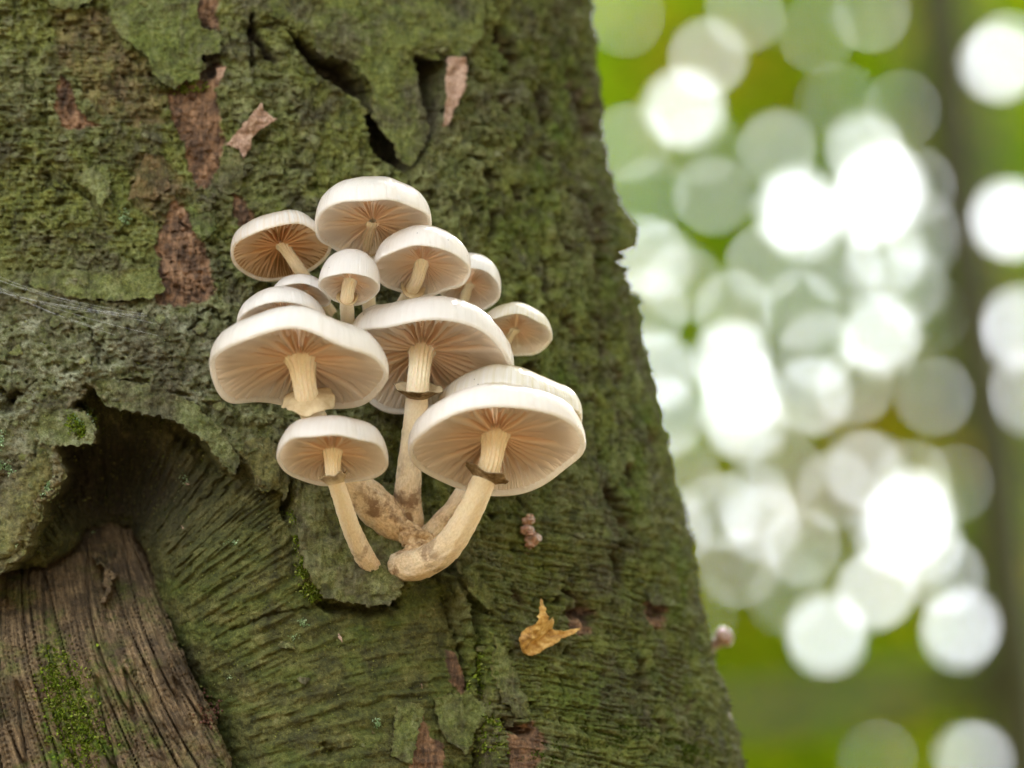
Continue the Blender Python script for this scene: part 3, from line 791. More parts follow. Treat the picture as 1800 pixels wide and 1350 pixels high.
for i, (poly, hg, tp, lf, kw) in enumerate(PL):
    plate('bark_plate', poly, hg, tp, lf, tree, seed=i * 5, **kw)
plate('bark_curl', [(778, 100), (800, 104), (803, 125), (794, 160), (784, 190), (770, 222), (760, 224), (767, 185), (770, 150), (773, 120)], (795, 100), (765, 222), 8, tree, base=30, thick=4, mat=M_TWIG, seed=301, rag=0.8, step=2.2, label='pinkish brown curl of bark hanging over the dark gap')
plate('bark_curl', [(450, 184), (455, 197), (463, 200), (468, 208), (479, 211), (466, 220), (452, 228), (440, 243), (437, 262), (425, 282), (418, 262), (396, 256), (410, 236), (430, 210)], (405, 265), (468, 200), 26, tree, base=6, thick=5, mat=M_TWIG, seed=307, rag=2, step=2.4, label='pale brown frayed chip of bark standing off')
plate('bark_curl', [(378, 120), (394, 118), (391, 135), (380, 152)], (380, 152), (390, 118), 12, tree, base=4, thick=4, mat=M_TWIG, seed=309, rag=1.5, step=2.0)
plate('bark_curl', [(255, 268), (288, 275), (300, 330), (272, 352), (240, 345), (222, 358), (238, 312)], (290, 340), (240, 300), 16, tree, base=4, thick=3, seed=311, rag=2, kind=(0.5, 0, 0), bright=0.1)
# small flakes all over
FL = []
for i in range(130):
    for _ in range(40):
        x = random.uniform(10, 1080); y = random.uniform(5, 1340)
        if x > float(edge_smooth(y)) - 90: continue
        inC = sdf(np.array([x]), np.array([y]), CALLUS)[0]
        if inC > -12: 
            if not (x > 480 and y > 1070 and random.random() < 0.5): continue
        if 380 < x < 1010 and 320 < y < 860: continue
        if any(sdf(np.array([x]), np.array([y]), q_)[0] > -16 for q_ in BROWN + DARKB + [c_[0] for c_ in CAV]): continue
        if x > 560 and random.random() < 0.35: continue
        break
    r = random.uniform(6, 17) * (1.0 if x < 560 else 0.7)
    n = random.randint(5, 8); ph = random.random() * 6.28; st = random.uniform(0.5, 1.0)
    poly = [(x + r * random.uniform(0.45, 1.25) * math.cos(ph + k * 6.283 / n), y + st * r * random.uniform(0.45, 1.25) * math.sin(ph + k * 6.283 / n)) for k in range(n)]
    an = random.uniform(0.2, 2.9)
    plate('bark_flake', poly, (x - r * math.cos(an), y - r * math.sin(an)), (x + r * math.cos(an), y + r * math.sin(an)), random.uniform(3, 9), tree, base=1, thick=3, curl=2, step=3.4,
          seed=400 + i, rag=3, grey=random.uniform(0.1, 0.7), bright=random.uniform(0, 0.35))

# ------------------------------------------------------------------ moss and lichen
def leaflets(name, X, Y, size, spread, cols, parent, seed=0, h0=0.0, kind='stuff', mat=None):
    r = np.random.default_rng(seed)
    n = len(X)
    a, Uu, dz = pix_to_aU(X, Y)
    P, N = base_surface(a, Uu)
    P = P + N * ((hlook(_HS, X, Y) + h0) * K)[:, None]
    d = N + spread * r.normal(size=(n, 3)); d /= np.linalg.norm(d, axis=1)[:, None]
    s = np.cross(d, r.normal(size=(n, 3))); s /= np.linalg.norm(s, axis=1)[:, None]
    L = (size * (0.5 + r.random(n)) * K)[:, None]; Wd = L * 0.32
    m = P + d * L * 0.5
    V = np.stack([P, m + s * Wd, P + d * L, m - s * Wd], 1).reshape(-1, 3)
    q = np.arange(4 * n).reshape(n, 4)
    c = np.array(cols)[r.integers(0, len(cols), n)] * (0.6 + 0.8 * r.random((n, 1)))
    o = link(name, mesh_np(name, V, q, attrs={'leaf': np.repeat(c, 4, 0)}, mat=mat or M_MOSS), parent)
    o['kind'] = kind
    return o
GREEN = [(0.13, 0.19, 0.018), (0.20, 0.26, 0.03), (0.10, 0.14, 0.014), (0.27, 0.29, 0.07)]
DARKG = [(0.06, 0.085, 0.012), (0.10, 0.13, 0.025), (0.045, 0.06, 0.01)]
PALE = [(0.26, 0.36, 0.18), (0.36, 0.46, 0.27), (0.20, 0.30, 0.13)]
def blobpts(cx, cy, rx, ry, n, seed):
    r = np.random.default_rng(seed)
    q = r.normal(size=(n, 2)) * 0.55
    x = cx + q[:, 0] * rx; y = cy + q[:, 1] * ry
    k = fbm(x / 14, y / 14, seed, 2) > -0.12
    return x[k], y[k]
TUFTS = [(142, 748, 18, 26, 1300, 6, 14, GREEN), (150, 735, 14, 14, 500, 5, 14, PALE), (112, 1230, 34, 60, 2600, 7, 3, GREEN), (135, 1300, 40, 50, 2800, 7, 3, GREEN), (85, 1195, 18, 50, 1200, 7, 3, GREEN),
         (522, 930, 7, 34, 700, 6, 8, GREEN), (532, 1000, 9, 26, 700, 6, 8, GREEN), (552, 1040, 14, 14, 700, 6, 8, GREEN), (545, 985, 8, 40, 500, 5, 8, [(0.3, 0.24, 0.1), (0.2, 0.2, 0.06)]),
         (870, 1290, 16, 40, 1000, 7, 4, GREEN), (850, 1180, 10, 50, 700, 7, 4, GREEN), (1090, 1290, 60, 30, 2600, 5, 1, DARKG), (1200, 1320, 50, 26, 1800, 5, 1, DARKG), (980, 1330, 60, 20, 1600, 5, 1, DARKG),
         (330, 150, 26, 10, 700, 5, 8, GREEN), (610, 880, 6, 6, 10, 5, 8, GREEN)]
for i, (cx, cy, rx_, ry_, n, sz, h0, cols) in enumerate(TUFTS):
    x, y = blobpts(cx, cy, rx_, ry_, n, 500 + i)
    leaflets('moss_tuft', x, y, sz, 0.9, cols, tree, i, h0 - 4)
LICH = [(86, 858, 13, 20, 700), (4, 772, 10, 14, 260), (20, 825, 6, 10, 200), (5, 818, 6, 8, 120), (30, 955, 4, 4, 60), (530, 1094, 7, 6, 160), (516, 1118, 6, 6, 120), (664, 1272, 6, 8, 160), (220, 385, 8, 12, 200), (327, 745, 6, 4, 60), (330, 845, 7, 6, 120), (408, 955, 9, 5, 80), (150, 945, 3, 3, 40), (410, 1195, 4, 4, 40)]
for i, (cx, cy, rx_, ry_, n) in enumerate(LICH):
    x, y = blobpts(cx, cy, rx_, ry_, n, 600 + i)
    leaflets('lichen_patch', x, y, 4.2, 1.6, PALE, tree, 50 + i, 3 if cy < 900 and cx < 200 else 1)
# thin green crust of tiny scales over the bark
r_ = np.random.default_rng(3)
cx_ = r_.uniform(-20, 1170, 90000); cy_ = r_.uniform(-40, 1400, 90000)
kp = (cx_ < edge_smooth(cy_) - 40) & (fbm(cx_ / 60, cy_ / 60, 71, 3) + 0.25 * r_.normal(size=90000) > -0.05) & (sdf(cx_, cy_, WOOD) < -6)
for q in BROWN: kp &= sdf(cx_, cy_, q, 30) < 2
for q, _d in CAV: kp &= sdf(cx_, cy_, q, 30) < 2
leaflets('moss_crust', cx_[kp], cy_[kp], 3.4, 1.1, [(0.11, 0.13, 0.022), (0.21, 0.22, 0.06), (0.05, 0.06, 0.012), (0.20, 0.20, 0.08)], tree, 90, -1.5)

# soft moss fuzz along the flank
ne = 9000
ae = np.radians(r_.uniform(62, 97, ne)); ue = r_.uniform(-0.145, 0.145, ne)
Pe, Ne = base_surface(ae, ue)
ex_, ey_, _z = project(Pe)
he = np.interp(ue, Urow[::-1], np.arange(nr)[::-1]).round().astype(int)
ce = np.clip(np.round(np.interp(ae, aF, np.arange(len(aF)))).astype(int), 0, len(aF) - 1)
Pe = TV[he, ce]
de = Ne + 0.9 * r_.normal(size=(ne, 3)); de /= np.linalg.norm(de, axis=1)[:, None]
se = np.cross(de, r_.normal(size=(ne, 3))); se /= np.linalg.norm(se, axis=1)[:, None]
Le = (5.5 * (0.4 + r_.random(ne)) * K)[:, None]
Ve = np.stack([Pe, Pe + de * Le * 0.5 + se * Le * 0.3, Pe + de * Le, Pe + de * Le * 0.5 - se * Le * 0.3], 1).reshape(-1, 3)
ccol = np.array([(0.11, 0.13, 0.022), (0.17, 0.18, 0.05), (0.06, 0.07, 0.015)])[r_.integers(0, 3, ne)]
link('moss_fuzz', mesh_np('moss_fuzz', Ve, np.arange(4 * ne).reshape(ne, 4), attrs={'leaf': np.repeat(ccol, 4, 0)}, mat=M_MOSS), tree)['kind'] = 'stuff'

# crumbs of rotten wood beside the dead branch
def lumps(name, pts, mat, parent, seed, res=(8, 6), bumpy=0.18, uvw=False):
    """pts: list of (world centre, radius, squash)"""
    r = np.random.default_rng(seed)
    Vs, Qs, off = [], [], 0
    nu, nv = res
    th = np.linspace(0, 2 * np.pi, nu, endpoint=False); ph = np.linspace(0.0, np.pi, nv + 1)
    for c, rad, sq in pts:
        T, PHI = np.meshgrid(th, ph, indexing='ij')
        d = np.stack([np.sin(PHI) * np.cos(T), np.sin(PHI) * np.sin(T), np.cos(PHI) * sq], -1)
        rr = rad * (1 + bumpy * pn(T * 1.1 + seed, PHI * 1.7 + off * 0.01, 7))
        V = np.asarray(c) + d * rr[..., None]
        ix = np.arange(nu * (nv + 1)).reshape(nu, nv + 1); ix2 = np.concatenate([ix, ix[:1]], 0)
        Qs.append(np.stack([ix2[:-1, :-1], ix2[:-1, 1:], ix2[1:, 1:], ix2[1:, :-1]], -1).reshape(-1, 4) + off)
        Vs.append(V.reshape(-1, 3)); off += nu * (nv + 1)
    return link(name, mesh_np(name, np.concatenate(Vs), np.concatenate(Qs), mat=mat), parent)
cr = []
for i in range(110):
    x = 378 + random.gauss(0, 11); y = 1258 + random.gauss(0, 13)
    cr.append((surf(np.array([x]), np.array([y]), hlook(_HS, np.array([x]), np.array([y])) + random.uniform(0, 5))[0], random.uniform(1.2, 3.2) * K, random.uniform(0.7, 1.2)))
tag(lumps('wood_crumbs', cr, M_CRUMB, tree, 5, (6, 4), 0.5), kind='stuff')
for i in range(9):
    x = random.uniform(280, 420); y = random.uniform(1030, 1230) ; 
for (x, y, L_, an) in [(325, 925, 14, 60), (315, 880, 12, 100), (185, 1010, 22, 15), (330, 850, 14, 20), (640, 935, 16, 70), (632, 915, 9, 80), (595, 1110, 22, 75), (743, 1200, 14, 60)]:
    dx, dy = L_ * math.cos(math.radians(an)), L_ * math.sin(math.radians(an))
    plate('bark_splinter', [(x, y), (x + dx * 0.5 - dy * 0.12, y + dy * 0.5 + dx * 0.12), (x + dx, y + dy), (x + dx * 0.5 + dy * 0.14, y + dy * 0.5 - dx * 0.14)], (x, y), (x + dx, y + dy), 3, tree, base=5, thick=3, curl=0, step=1.6, rag=1, mat=M_TWIG, seed=int(x), flat=False)

# ------------------------------------------------------------------ mushrooms
def cap_frame(cx, cy, ra, rb, tilt, dz):
    c = at(cx, cy, dz); R = ra * K * (S0 + dz) / S0
    sp = min(rb / ra, 0.95); cp = math.sqrt(1 - sp * sp); t = math.radians(tilt)
    e1 = VR * math.cos(t) + VU * math.sin(t)
    upt = -VR * math.sin(t) + VU * math.cos(t)
    n = VD * sp + upt * cp
    e2 = np.cross(n, e1)
    return c, R, e1, e2, n, sp, cp

def dome(rho, p, q): return np.power(np.clip(1 - rho ** p, 0, 1), 1 / q)

def mushroom(label, cx, cy, ra, rb, tilt, dz, top, stem, seed, mat=M_CAP, gmat=M_GILL, apex=0.20, wav=0.03, p=2.5, q=1.9, ngill=44, ring=None, age0=0.1, age1=0.6, gills=True, inroll=0.03, base_embed=True, ringbrown=0.3, ringtilt=0.0, irreg=0.010, rib=1.0, ecc=(0.0, 0.0)):
    """top: how far the dome shows above the near rim in pixels; stem: list of (px,py,dz,radius px), first at the cap"""
    rs = np.random.default_rng(seed)
    c, R, e1, e2, n, sp, cp = cap_frame(cx, cy, ra, rb, tilt, dz)
    # dome height from the visible band
    rr = np.linspace(0, 1, 200); Zh = 0.3
    for Z in np.linspace(0.1, 1.3, 200):
        Zh = Z
        if (dome(rr, p, q) * Z * cp + rr * sp).max() * ra >= rb + top: break
    stem_pts = [at(*s[:3]) for s in stem]
    root = empty('mushroom', stem_pts[-1])
    tag(root, label, 'mushroom', 'white mushrooms in the cluster on the trunk')
    # outline: slightly irregular, wavy margin
    k = [(rs.normal() * irreg, rs.normal() * irreg) for _ in range(5)]
    kz = [(rs.normal() * wav, rs.normal() * wav) for _ in range(6)]
    def outl(th):
        o = np.ones_like(th)
        for i, (a, b) in enumerate(k): o = o + (a * np.cos((i + 2) * th) + b * np.sin((i + 2) * th)) / (1 + 0.5 * i)
        return o
    def wave(th):
        z = np.zeros_like(th)
        for i, (a, b) in enumerate(kz): z = z + (a * np.cos((i + 2) * th) + b * np.sin((i + 2) * th)) / (1 + 0.45 * i)
        return z
    def world(rho, th, z):
        o = 1 + (outl(th) - 1) * smooth(0.2, 1.0, rho)
        w = wave(th) * smooth(0.45, 1.0, rho)
        f = 1 - np.clip(rho, 0, 1)
        return c + R * ((rho * o * np.cos(th) + ecc[0] * f)[..., None] * e1 + (rho * o * np.sin(th) + ecc[1] * f)[..., None] * e2 + (z + w)[..., None] * n)
    zap = apex
    def zg(rho): return zap * (1 - rho) ** 1.25 + 0.02 * np.sin(np.pi * np.clip(rho, 0, 1))          # edge line of the gills
    # ---- cap flesh: outer dome, rounded margin, inner ceiling
    na = 144
    th = np.linspace(0, 2 * np.pi, na, endpoint=False)
    ro = np.concatenate([np.linspace(0.0, 0.8, 16), np.linspace(0.84, 0.995, 14)])
    zo = Zh * dome(ro, p, q)
    prof = [(a, b) for a, b in zip(ro, zo)]
    prof += [(1.0, -0.008), (0.992, -0.028), (0.975, -0.038), (0.955, -0.034), (0.942, -0.016)]
    prof += [(0.936, 0.02)]
    pr = np.array(prof); npr = len(pr)
    RH, TT = np.meshgrid(pr[:, 0], th, indexing='ij'); Z = np.repeat(pr[:, 1:2], na, 1)
    outer = (np.arange(npr) < len(ro))[:, None]
    stri = pn(26 * np.cos(TT), 26 * np.sin(TT) + RH * 2.0, seed) * 0.6 + pn(11 * np.cos(TT) + RH, 11 * np.sin(TT), seed + 3)
    bumpz = np.where(outer, 0.018 * stri * smooth(0.70, 0.95, RH) * smooth(1.01, 0.97, RH) + 0.014 * fbm(RH * 3 * np.cos(TT) + 9, RH * 3 * np.sin(TT), seed, 2), 0)
    V = world(RH, TT, Z + bumpz).reshape(-1, 3)
    ix = np.arange(npr * na).reshape(npr, na); ix2 = np.concatenate([ix, ix[:, :1]], 1)
    qd = np.stack([ix2[:-1, :-1], ix2[1:, :-1], ix2[1:, 1:], ix2[:-1, 1:]], -1).reshape(-1, 4)
    capa = np.stack([np.where(outer, RH, 1.0), TT / (2 * np.pi), np.full_like(RH, rs.random())], -1).reshape(-1, 3)
    link('cap', mesh_np('cap', V, qd, attrs={'cap': capa}, mat=mat), root)
    # ---- gills: radial blades
    sr = stem[0][3] / ra * 0.9
    if gills:
        per = 10; ng = ngill * 4; nth = ngill * per * 2
        th2 = np.linspace(0, 2 * np.pi, nth, endpoint=False)
        rg = np.concatenate([np.linspace(sr * 0.7, sr * 1.6, 5), np.linspace(sr * 1.6, 0.950, 27)[1:]])
        RG, TG = np.meshgrid(rg, th2, indexing='ij')
        TW = 0.09 * pn(RG * 2.2 + 1.6 * np.cos(TG), 1.6 * np.sin(TG), seed + 5) * smooth(sr, 0.8, RG) + 0.006 * pn(RG * 5 + 4 * np.cos(TG), 4 * np.sin(TG), seed + 6)
        ph = TG * ngill / (2 * np.pi)
        gid = np.floor(ph).astype(int) % ngill
        rl = rs.random(ngill)
        full = np.abs(((ph % 1) - 0.5)) * 2                 # 0 on the full blade
        half = np.abs((((ph + 0.5) % 1) - 0.5)) * 2
        quar = np.abs(((2 * ph) % 1) - 0.5) * 2
        gih = np.floor(ph + 0.5).astype(int) % ngill; giq = np.floor(2 * ph).astype(int) % ngill
        lenh = 0.28 + 0.22 * rl[gih]; lenq = 0.58 + 0.2 * rl[(giq * 7) % ngill]
        def blade(x, w): return np.exp(-(x / w) ** 2)
        dpf = 1.0 * blade(full, 0.13 / np.maximum(RG, 0.3) * 0.55) * (0.8 + 0.4 * rl[gid])
        dph = 0.85 * blade(half, 0.13 / np.maximum(RG, 0.3) * 0.55) * smooth(lenh, lenh + 0.30, RG)
        dpq = 0.7 * blade(quar, 0.24) * smooth(lenq, lenq + 0.26, RG)
        dep = np.maximum(np.maximum(dpf, dph), dpq)
        gd = 0.150 * smooth(0.99, 0.66, RG) * smooth(sr * 0.8, sr * 2.6, RG) + 0.026
        zz = zg(RG) + gd * (1 - dep) - 0.010 * dep
        zz = np.minimum(zz, Zh * dome(RG, p, q) * 0.9 - 0.012)
        V = world(RG, TG + TW, zz).reshape(-1, 3)
        m = len(rg)
        ix = np.arange(m * nth).reshape(m, nth); ix2 = np.concatenate([ix, ix[:, :1]], 1)
        qd = np.stack([ix2[:-1, :-1], ix2[:-1, 1:], ix2[1:, 1:], ix2[1:, :-1]], -1).reshape(-1, 4)
        ga = np.stack([smooth(0.25, 1.0, RG), dep, dep * 0], -1).reshape(-1, 3)
        o = link('gills', mesh_np('gills', V, qd, attrs={'gill': ga}, mat=gmat), root)
        o['kind'] = 'stuff'
    # ---- stem
    apexw = c + R * (n * (zg(0.0) + 0.14) + ecc[0] * e1 + ecc[1] * e2)
    ctrl = [apexw] + stem_pts[1:]
    rads = [s[3] * K for s in stem]
    ctrl = np.array(ctrl); rads = np.array(rads)
    ns = 52
    seg = np.concatenate([[0], np.cumsum(np.linalg.norm(np.diff(ctrl, axis=0), axis=1))]); seg /= seg[-1]
    ts = np.linspace(0, 1, ns)
    def cr_spline(t):
        out = np.zeros((len(t), 3))
        Pm = np.vstack([2 * ctrl[0] - ctrl[1], ctrl, 2 * ctrl[-1] - ctrl[-2]])
        j = np.clip(np.searchsorted(seg, t, side='right') - 1, 0, len(ctrl) - 2)
        u = ((t - seg[j]) / (seg[j + 1] - seg[j]))[:, None]
        a, b, c3, d = Pm[j], Pm[j + 1], Pm[j + 2], Pm[j + 3]
        return 0.5 * (2 * b + (c3 - a) * u + (2 * a - 5 * b + 4 * c3 - d) * u ** 2 + (3 * b - a - 3 * c3 + d) * u ** 3)
    C = cr_spline(ts)
    T = np.gradient(C, axis=0); T /= np.linalg.norm(T, axis=1)[:, None]
    s1 = np.cross(T, VD); s1 /= np.linalg.norm(s1, axis=1)[:, None]; s2 = np.cross(T, s1)
    RD = np.interp(ts, seg, rads)
    Lst = np.linalg.norm(np.diff(ctrl, axis=0), axis=1).sum()
    sdist = ts * Lst / K                                     # pixels from the cap
    nm = 96
    ang = np.linspace(0, 2 * np.pi, nm, endpoint=False)
    SD, AN = np.meshgrid(sdist, ang, indexing='ij'); TS = np.repeat(ts[:, None], nm, 1)
    ringd = ring[0] if ring else 60
    ribs = -np.abs(np.cos(AN * 8 + 0.3 * pn(SD / 30, AN, seed))) * 0.13 * rib * smooth(ringd + 2, ringd - 30, SD)
    flare = 0.55 * np.exp(-np.maximum(SD - 0.12 * ra, 0) / (0.06 * ra + 3))
    ir = 0.05 * pn(SD / 22, AN * 1.3, seed + 2) + (0.05 + 0.10 * age1 * TS) * pn(SD / 7, AN * 2.6, seed + 4)
    rad = RD[:, None] * (1 + ribs + flare + ir)
    V = C[:, None, :] + rad[..., None] * (np.cos(AN)[..., None] * s1[:, None, :] + np.sin(AN)[..., None] * s2[:, None, :])
    Vf = np.concatenate([V.reshape(-1, 3), C[-1:] + T[-1:] * rads[-1] * 0.3])
    ix = np.arange(ns * nm).reshape(ns, nm); ix2 = np.concatenate([ix, ix[:, :1]], 1)
    qd = np.stack([ix2[:-1, :-1], ix2[:-1, 1:], ix2[1:, 1:], ix2[1:, :-1]], -1).reshape(-1, 4)
    tr = np.stack([ix2[-1, :-1], ix2[-1, 1:], np.full(nm, ns * nm)], -1)
    age = age0 + (age1 - age0) * smooth(0.35, 0.95, TS)
    sa = np.stack([age, SD / 100, AN / (2 * np.pi)], -1).reshape(-1, 3)
    sa = np.concatenate([sa, [[age1, 3, 0]]])
    link('stem', mesh_np('stem', Vf, qd, tr, attrs={'stem': sa}, mat=M_STEM), root)
    # ---- ring
    if ring:
        d0, wid, rise, droop = ring
        j = int(np.argmin(np.abs(sdist - d0)))
        cc, tx, r0 = C[j], T[j] + VD * ringtilt, RD[j]
        tx = tx / np.linalg.norm(tx); a1 = np.cross(tx, VD); a1 /= np.linalg.norm(a1); a2 = np.cross(tx, a1)
        nr_, na_ = 12, 96
        ang = np.linspace(0, 2 * np.pi, na_, endpoint=False)
        u = np.linspace(0, 1, nr_)
        UU, AA = np.meshgrid(u, ang, indexing='ij')
        wob = 1 + 0.22 * pn(np.cos(AA) * 1.6 + seed, np.sin(AA) * 1.6, 7) + 0.10 * pn(np.cos(AA) * 5 + seed, np.sin(AA) * 5, 9)
        rad = r0 * (0.98 + 0.06 * UU) + wid * K * UU ** 1.15 * wob
        zz = (-rise * (UU ** 1.0) + rise * 0.55 + droop * UU ** 3 * (pn(np.cos(AA) * 1.4, np.sin(AA) * 1.4, seed + 8) * 2.2)) * K
        th_ = (1.6 + 2.2 * UU * (1 - UU)) * K
        Vt = cc + (rad[..., None]) * (np.cos(AA)[..., None] * a1 + np.sin(AA)[..., None] * a2) + zz[..., None] * tx
        Vb = Vt + (th_ + 2.2 * K * UU * pn(np.cos(AA) * 6 + UU * 3, np.sin(AA) * 6, seed + 2))[..., None] * tx
        V = np.concatenate([Vt.reshape(-1, 3), Vb.reshape(-1, 3)])
        ix = np.arange(nr_ * na_).reshape(nr_, na_); ix2 = np.concatenate([ix, ix[:, :1]], 1)
        q1 = np.stack([ix2[:-1, :-1], ix2[1:, :-1], ix2[1:, 1:], ix2[:-1, 1:]], -1).reshape(-1, 4)
        q2 = q1[:, ::-1] + nr_ * na_
        q3 = np.stack([ix2[-1, :-1], ix2[-1, :-1] + nr_ * na_, ix2[-1, 1:] + nr_ * na_, ix2[-1, 1:]], -1)
        ra_ = np.concatenate([0.12 + 0.6 * ringbrown * smooth(0.9, 1, UU).reshape(-1), (ringbrown + (1 - ringbrown) * smooth(0.2, 0.8, UU) * min(1, ringbrown * 2)).reshape(-1)])
        ra3 = np.stack([ra_, ra_ * 0, ra_ * 0], -1)
        link('ring', mesh_np('ring', V, np.concatenate([q1, q2, q3]), attrs={'ring': ra3}, mat=M_RING), root)
    return root

def tdz(px, py, extra=0.0):
    """depth of the trunk surface behind this pixel"""
    p = surf(np.array([float(px)]), np.array([float(py)]), hlook(_HB, np.array([px]), np.array([py])))
    return float(project(p)[2][0]) + extra

E = 0.004
mushroom('white mushroom at the top of the cluster, directly above the small round young one', 655, 399, 103, 54, 2, 0.002, 36,
         [(645, 380, 0.010, 13), (641, 440, 0.020, 14), (645, 500, 0.034, 13), (652, 570, tdz(652, 570, E), 12)], 11, p=3.0, q=2.0, age1=0.3, wav=0.03, apex=0.12, ring=(95, 9, 4, 3))
mushroom('cream mushroom with orange brown gills beside the topmost white mushroom', 494, 442, 88, 47, 8, 0.015, 22,
         [(500, 440, 0.015, 10), (520, 465, 0.020, 11), (560, 520, tdz(560, 520, -0.006), 11), (590, 560, tdz(590, 560, E), 10)], 12, mat=M_CAP_O, gmat=M_GILL_OLD, apex=0.16, p=3.4, q=2.2, ngill=30, age0=0.3, wav=0.03)
mushroom('glossy white mushroom with a curved ribbed stem, between the topmost and the broad middle one', 741, 474, 84, 44, -3, 0.000, 34,
         [(745, 450, 0.000, 12), (735, 485, 0.006, 12), (722, 512, 0.014, 13), (705, 545, 0.030, 13), (695, 580, tdz(695, 580, E), 12)], 13, p=2.7, q=2.1, ring=(76, 10, 6, 4), apex=0.22, age1=0.4, wav=0.02)
mushroom('smallest young mushroom with a round closed cap and thin pale stem with a ring', 614, 505, 54, 27, -4, -0.010, 44,
         [(613, 480, -0.010, 11), (611, 515, -0.006, 12), (610, 545, 0.004, 12.5), (614, 600, tdz(614, 600, E), 12)], 14, p=2.3, q=2.2, ngill=30, apex=0.30, ring=(50, 6, 6, 2), ringbrown=0.05, age0=0.0, age1=0.2, wav=0.015)
mushroom('white mushroom half hidden behind the glossy one with the curved stem', 824, 506, 58, 38, -12, 0.030, 24,
         [(820, 500, 0.030, 9), (812, 540, 0.040, 10), (805, 590, tdz(805, 590, E), 10)], 15, p=2.3, age1=0.3, wav=0.02)
mushroom('small yellowish mushroom peeping out behind the broad middle cap, nearest the trunk edge', 905, 588, 66, 36, -4, 0.034, 20,
         [(895, 590, 0.036, 10), (880, 620, 0.046, 10), (865, 650, tdz(865, 650, E), 10)], 16, mat=M_CAP_Y, p=2.2, age1=0.3, wav=0.02)
mushroom('small white cap squeezed between the smallest young mushroom and the smooth white one', 531, 520, 52, 20, -8, 0.012, 18,
         [(535, 520, 0.012, 9), (560, 560, 0.022, 10), (575, 590, tdz(575, 590, E), 10)], 17, p=2.1, age1=0.3, wav=0.02)
mushroom('smooth white mushroom tucked behind the broad one with the cream flared ring', 495, 566, 78, 36, 3, 0.000, 26,
         [(500, 560, 0.000, 10), (525, 610, 0.016, 11), (540, 650, tdz(540, 650, E), 11)], 18, p=2.2, q=1.9, age1=0.3, wav=0.015)
mushroom('broad white mushroom with wavy margin and cream flared ring, on the branch hole side', 525, 652, 158, 70, -2, -0.030, 36,
         [(527, 636, -0.030, 22), (536, 680, -0.026, 21), (546, 718, -0.018, 21), (565, 760, -0.008, 22), (610, 835, 0.004, 25), (650, 880, 0.012, 34), (685, 915, 0.018, 34), (716, 945, tdz(716, 945, 0.002), 24)], 19,
         wav=0.035, irreg=0.008, p=3.8, q=2.3, ngill=40, apex=0.16, ring=(98, 25, -12, 9), ringbrown=0.12, ringtilt=-0.40, age0=0.05, age1=1.0)
mushroom('small white mushroom with slender curved stem, lowest in the cluster', 584, 806, 99, 47, -1, -0.030, 30,
         [(576, 795, -0.030, 14), (586, 830, -0.026, 14), (598, 870, -0.018, 15), (618, 930, -0.004, 16), (645, 985, tdz(645, 985, -0.030 * 0.2), 18), (664, 1004, tdz(664, 1004, -0.001), 15)], 20,
         p=3.4, q=2.2, ngill=32, apex=0.16, ring=(64, 10, 15, 5), ringbrown=0.35, ringtilt=-0.6, age0=0.05, age1=0.75, wav=0.025)
MID = mushroom('broad white mushroom in the middle on the tall upright stem with brown ring', 756, 642, 150, 88, -4, 0.010, 34,
         [(739, 610, 0.008, 20), (736, 660, 0.008, 20), (731, 720, 0.010, 20), (722, 800, 0.014, 21), (716, 870, 0.018, 24), (718, 915, 0.022, 28), (725, 950, tdz(725, 950, 0.002), 26)], 21,
         p=3.8, q=2.3, ngill=36, apex=0.22, ring=(106, 22, 17, 4), ringbrown=0.95, age0=0.1, age1=0.9, wav=0.03, ecc=(-0.11, 0.0))
mushroom('yellowish glossy broad cap behind the mushroom on the thick bent stem', 893, 738, 132, 62, -3, 0.020, 32,
         [(880, 740, 0.020, 15), (850, 800, 0.018, 16), (805, 885, 0.018, 18), (770, 925, 0.020, 19), (738, 958, tdz(738, 958, 0.0), 20)], 22, mat=M_CAP_Y, p=2.9, q=2.2, ngill=40, age0=0.3, age1=0.7, wav=0.02)
mushroom('broad white mushroom on a thick bent stem with dark brown ring', 873, 787, 155, 79, 3, -0.026, 33,
         [(872, 770, -0.026, 20), (864, 805, -0.024, 20), (848, 850, -0.018, 21), (820, 910, -0.010, 23), (785, 962, -0.002, 26), (740, 990, 0.006, 28), (700, 996, tdz(700, 996, -0.004), 26)], 23,
         p=3.8, q=2.3, ngill=42, apex=0.18, ring=(102, 19, 13, 4), ringbrown=1.0, ringtilt=-0.75, age0=0.15, age1=0.8, wav=0.025)

# shared foot of the tall stems
M_FOOT = simple_material('mushroom_foot', [(0.34, (0.14, 0.075, 0.03)), (0.47, (0.40, 0.26, 0.13)), (0.58, (0.62, 0.46, 0.27)), (0.72, (0.78, 0.62, 0.40))], 170, 0.7, 0.6, 0.0012, 0.25)
foot_pts = []
for (x, y, r, ex) in [(664, 893, 17, -0.004), (680, 908, 19, -0.004), (696, 922, 20, -0.004), (712, 936, 24, -0.005), (728, 948, 26, -0.006), (744, 958, 24, -0.006), (734, 972, 26, -0.006), (720, 986, 24, -0.005), (706, 996, 20, -0.004), (757, 946, 15, -0.004), (700, 940, 14, -0.003), (668, 1004, 13, -0.002)]:
    foot_pts.append((at(x, y, tdz(x, y, ex)), r * K, random.uniform(0.8, 1.1)))
lumps('foot', foot_pts, M_FOOT, MID, 77, (26, 18), 0.5)

